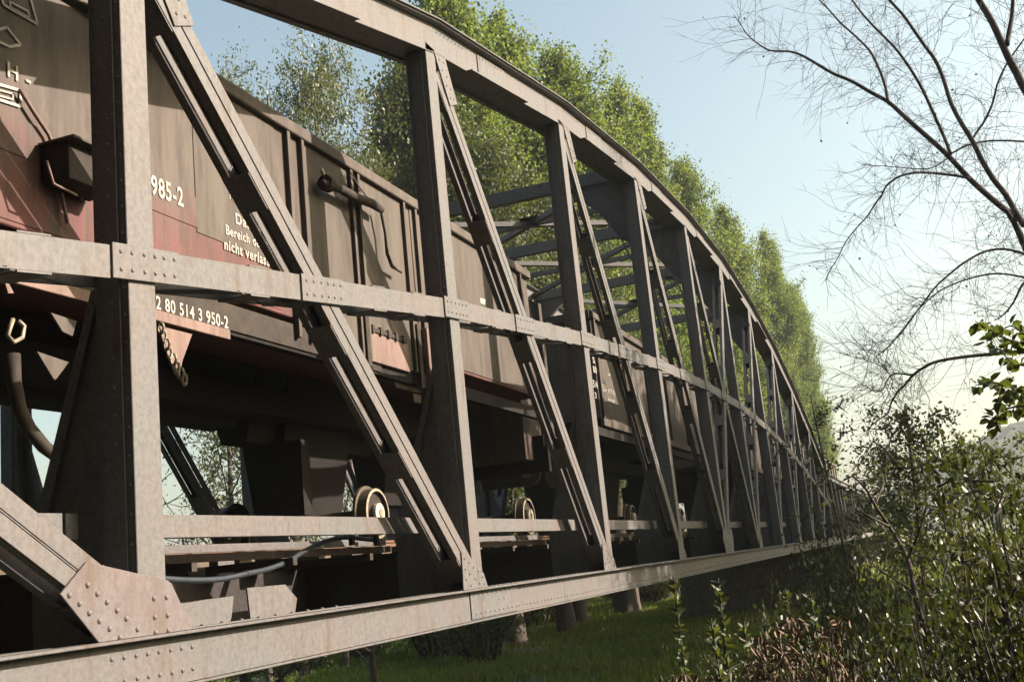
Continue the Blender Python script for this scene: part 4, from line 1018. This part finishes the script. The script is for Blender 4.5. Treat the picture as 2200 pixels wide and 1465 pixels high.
# bushes in front of the pier and hedge at the lower right
for i, (px, py, D, top, lb) in enumerate([(1790,1290,26,(1795,1190),'dark bush overhanging the right part of the pier'), (1870,1310,22,(1875,1235),'leafy bush at the right corner of the pier'),
        (1700,1390,17,(1700,1330),'low dark bush at the foot of the pier')]):
    placed(px, py, D, BU, lb, 'bush', 'bush', top, 'bushes before the pier', i, (.5,.3,.5)[i], 2.6)
near = [(2270,1465,8,(2255,1025),.62),(2170,1465,11,(2165,1090),.5),(2245,1465,7,(2235,1200),.55),(2110,1465,9.5,(2110,1330),.6),(1990,1465,11,(1990,1365),.6),(1900,1465,11,(1900,1385),.65),(2175,1465,8.2,(2165,1290),.6),
        (1830,1465,11.5,(1830,1405),.65),(1760,1465,12.5,(1760,1415),.6),(2060,1465,8,(2050,1390),.7),(1965,1465,8.5,(1960,1405),.75),(1690,1465,13,(1690,1425),.6),(1610,1465,13.5,(1610,1430),.6),(1530,1465,13,(1520,1440),.6)]
desc = ['tallest broad-leaved bush at the right edge with glossy sunlit top leaves', 'broad-leaved bush left of the tallest one, over the meadow edge', 'near glossy bush filling the right border', 'hedge bush below the sunny meadow patch',
        'low near bush right of the dry brown plant', 'low near bush beside the lit meadow', 'dense dark bush in the right foreground', 'dark ground bush in the bottom right half', 'small bush just behind the withered plant', 'near bush on the bottom border, right', 'near bush on the bottom border, middle right',
        'low leafy bush behind the withered plant', 'low bush around the weed stems', 'low bush at the bottom left of the weeds']
for i, (px, py, D, top, wd_) in enumerate(near):
    placed(px, py, D, BN, desc[i], 'bush', 'bush', top, 'bushes of the near hedge', i*1.3, wd_, 1.75)
# weeds
def weed_mesh(seed, H, nl=70):
    random.seed(seed); s_ = MB(); pts = limb(s_, (0,0,0), (random.gauss(0,.08), random.gauss(0,.08), 1), H, .009, .08, .25, 5, 8, .4); C, Dd = [], []
    for i in range(nl):
        u = .15+.85*i/nl; k = min(7, int(u*8)); p = pts[k].lerp(pts[k+1], u*8-k); a = i*2.4; L_ = .045*(1.25-u*.75)
        for e in range(2):
            d = Vector((math.cos(a+e*3.14), math.sin(a+e*3.14), .35)); C.append(tuple(p+d*L_*.55)); Dd.append(tuple(d))
    return s_.mesh('stem', M['barkdark'], True), leaf_mesh('foliage', np.array(C), .052, M['weed'], .30, 0, 6, np.array(Dd)*2)
WM = [weed_mesh(81, 1.3), weed_mesh(82, 1.2), weed_mesh(83, 1.0)]
for i, (px, pt, D, lb) in enumerate([(1500,1268,8.5,'tallest leafy weed stem, leftmost before the pier'), (1562,1278,8.8,'tall leafy weed stem second from the left before the pier'), (1530,1360,8,'short leafy weed between the two tall stems'),
        (1650,1300,9.5,'thin weed stem before the dark pier wall'), (1735,1305,9.5,'pale weed stem above the withered plant'), (1600,1370,8.2,'bushy weed left of the withered plant')]):
    g_ = atd(px, 1465, D); d = ray(px, pt); t = D/math.hypot(d.x, d.y); H_ = CAM.z+d.z*t-gz(g_.x, g_.y)
    q = atd(px+ (1465-pt)*.13, 1465, D); t_ = thing('weed', lb, 'weed', (q.x, q.y, gz(q.x, q.y)), 'weeds before the pier'); s_ = H_/(1.3,1.2,1.0)[i%3]*1.04; t_.scale = (max(.9,s_*.7),)*2+(s_,); t_.rotation_euler = (0,0,i)
    inst('stem', WM[i%3][0], t_); stuff(inst('foliage', WM[i%3][1], t_))
# withered plant
dp = thing('withered_plant', 'withered drooping plant with curled brown leaves at the bottom edge', 'plant', atd(1730, 1500, 6.0)); DO = Vector(dp.location); dm = MB(); dc = []
for path in (((1700,1480),(1680,1400),(1678,1350),(1700,1328),(1712,1350)), ((1740,1480),(1755,1410),(1775,1350),(1792,1333),(1797,1375)), ((1650,1480),(1632,1400),(1630,1365)), ((1720,1480),(1700,1430),(1660,1390),(1640,1395)), ((1760,1480),(1730,1420),(1690,1380)),
             ((1600,1490),(1605,1450),(1620,1420)), ((1800,1480),(1790,1430),(1770,1400)), ((1500,1490),(1480,1455),(1460,1448)), ((1540,1490),(1530,1460),(1515,1450)), ((1830,1480),(1815,1440),(1800,1420)), ((1680,1490),(1650,1450),(1610,1440))):
    P_ = catmull([atd(x, y, 6+random.uniform(-.25,.25))-DO for x, y in path], 4); dm.tube(P_, .004, 4)
    for p in P_[2:]:
        for q in range(6): dc.append(tuple(p+Vector((random.gauss(0,.035), random.gauss(0,.04), -abs(random.gauss(.02,.035))))))
dm.obj('stem', M['dry'], dp, True)
stuff(inst('foliage', leaf_mesh('foliage', np.array(dc), .055, M['dry'], .28, 1.6, 6), dp))
# ------------------------------------------------------------------ meadow grass
def grass_patch(name, n_, xr, yr, hgt, wd, cond=None):
    X_ = rng.uniform(*xr, n_); Y_ = rng.uniform(*yr, n_)
    dn = np.sin(X_*.55+Y_*.13)+np.sin(Y_*.38-X_*.2)+.7*np.sin(X_*1.7)*np.sin(Y_*1.3)+rng.normal(0,.5,n_)
    keep = dn > -.9
    if cond is not None: keep &= cond(X_, Y_)
    X_, Y_ = X_[keep], Y_[keep]; n_ = len(X_); Z_ = gh(X_, Y_)
    a = rng.uniform(0, 6.28, n_); h_ = hgt*rng.uniform(.4, 1.3, n_); lx, ly = rng.normal(0,.3,n_)*h_, rng.normal(0,.3,n_)*h_
    ca, sa = np.cos(a)*wd*rng.uniform(.6,1.4,n_), np.sin(a)*wd
    V = np.stack([np.stack([X_-ca, Y_-sa, Z_-.03],1), np.stack([X_+ca, Y_+sa, Z_-.03],1), np.stack([X_+lx+ca*.3, Y_+ly, Z_+h_],1), np.stack([X_+lx-ca*.4, Y_+ly, Z_+h_*.93],1)],1).reshape(-1,3)
    me = bpy.data.meshes.new(name); me.vertices.add(len(V)); me.vertices.foreach_set('co', V.ravel()); me.loops.add(n_*4)
    me.loops.foreach_set('vertex_index', np.arange(n_*4, dtype=np.int32)); me.polygons.add(n_); me.polygons.foreach_set('loop_start', np.arange(n_, dtype=np.int32)*4); me.polygons.foreach_set('loop_total', np.full(n_,4,np.int32))
    me.update(calc_edges=True); me.materials.append(M['grass']); o = bpy.data.objects.new(name, me); COL.objects.link(o); return o
ga = lambda lb, o: tag(o, lb, 'grass', None, 'stuff')
ga('rough meadow grass in light and shade beyond the bridge', grass_patch('grass', 230000, (-45, -1), (18, 95), .26, .045))
ga('rough grass of the sunny meadow to the right of the pier', grass_patch('grass', 90000, (-1, 24), (12, 90), .30, .05))
ga('distant thin grass of the floodplain', grass_patch('grass', 50000, (-70, 30), (90, 190), .4, .12))

# ------------------------------------------------------------------ air
hzm = bpy.data.materials.new('haze'); hzm.use_nodes = True; hn = hzm.node_tree; hn.nodes.clear()
hv = hn.nodes.new('ShaderNodeVolumePrincipled'); ho = hn.nodes.new('ShaderNodeOutputMaterial'); hn.links.new(hv.outputs[0], ho.inputs['Volume'])
hv.inputs['Color'].default_value = (.86,.93,1,1); hv.inputs['Density'].default_value = .00024; hv.inputs['Anisotropy'].default_value = .2
hz = MB().box(-1050, 1050, -450, 1450, GZ-2.5, 112).obj('haze', hzm); stuff(hz)

# fallen leaves scattered over the meadow
n_ = 16000; X_ = rng.uniform(-34, -3, n_); Y_ = rng.uniform(28, 90, n_); kp = (np.sin(X_*.5+Y_*.21)+np.sin(Y_*.33)+rng.normal(0,.6,n_)) > .1
X_, Y_ = X_[kp], Y_[kp]; C_ = np.stack([X_, Y_, gh(X_, Y_)+rng.uniform(.06,.24,len(X_))], 1)
M['litter'] = leafmat('fallen_leaves', [(.10,.06,.025),(.18,.14,.04),(.07,.045,.025)], .7, .1)
lo_ = bpy.data.objects.new('fallen_leaves', leaf_mesh('fallen_leaves', C_, .14, M['litter'], .7)); COL.objects.link(lo_)
tag(lo_, 'yellow and brown fallen leaves lying in the meadow grass', 'leaves', None, 'stuff')
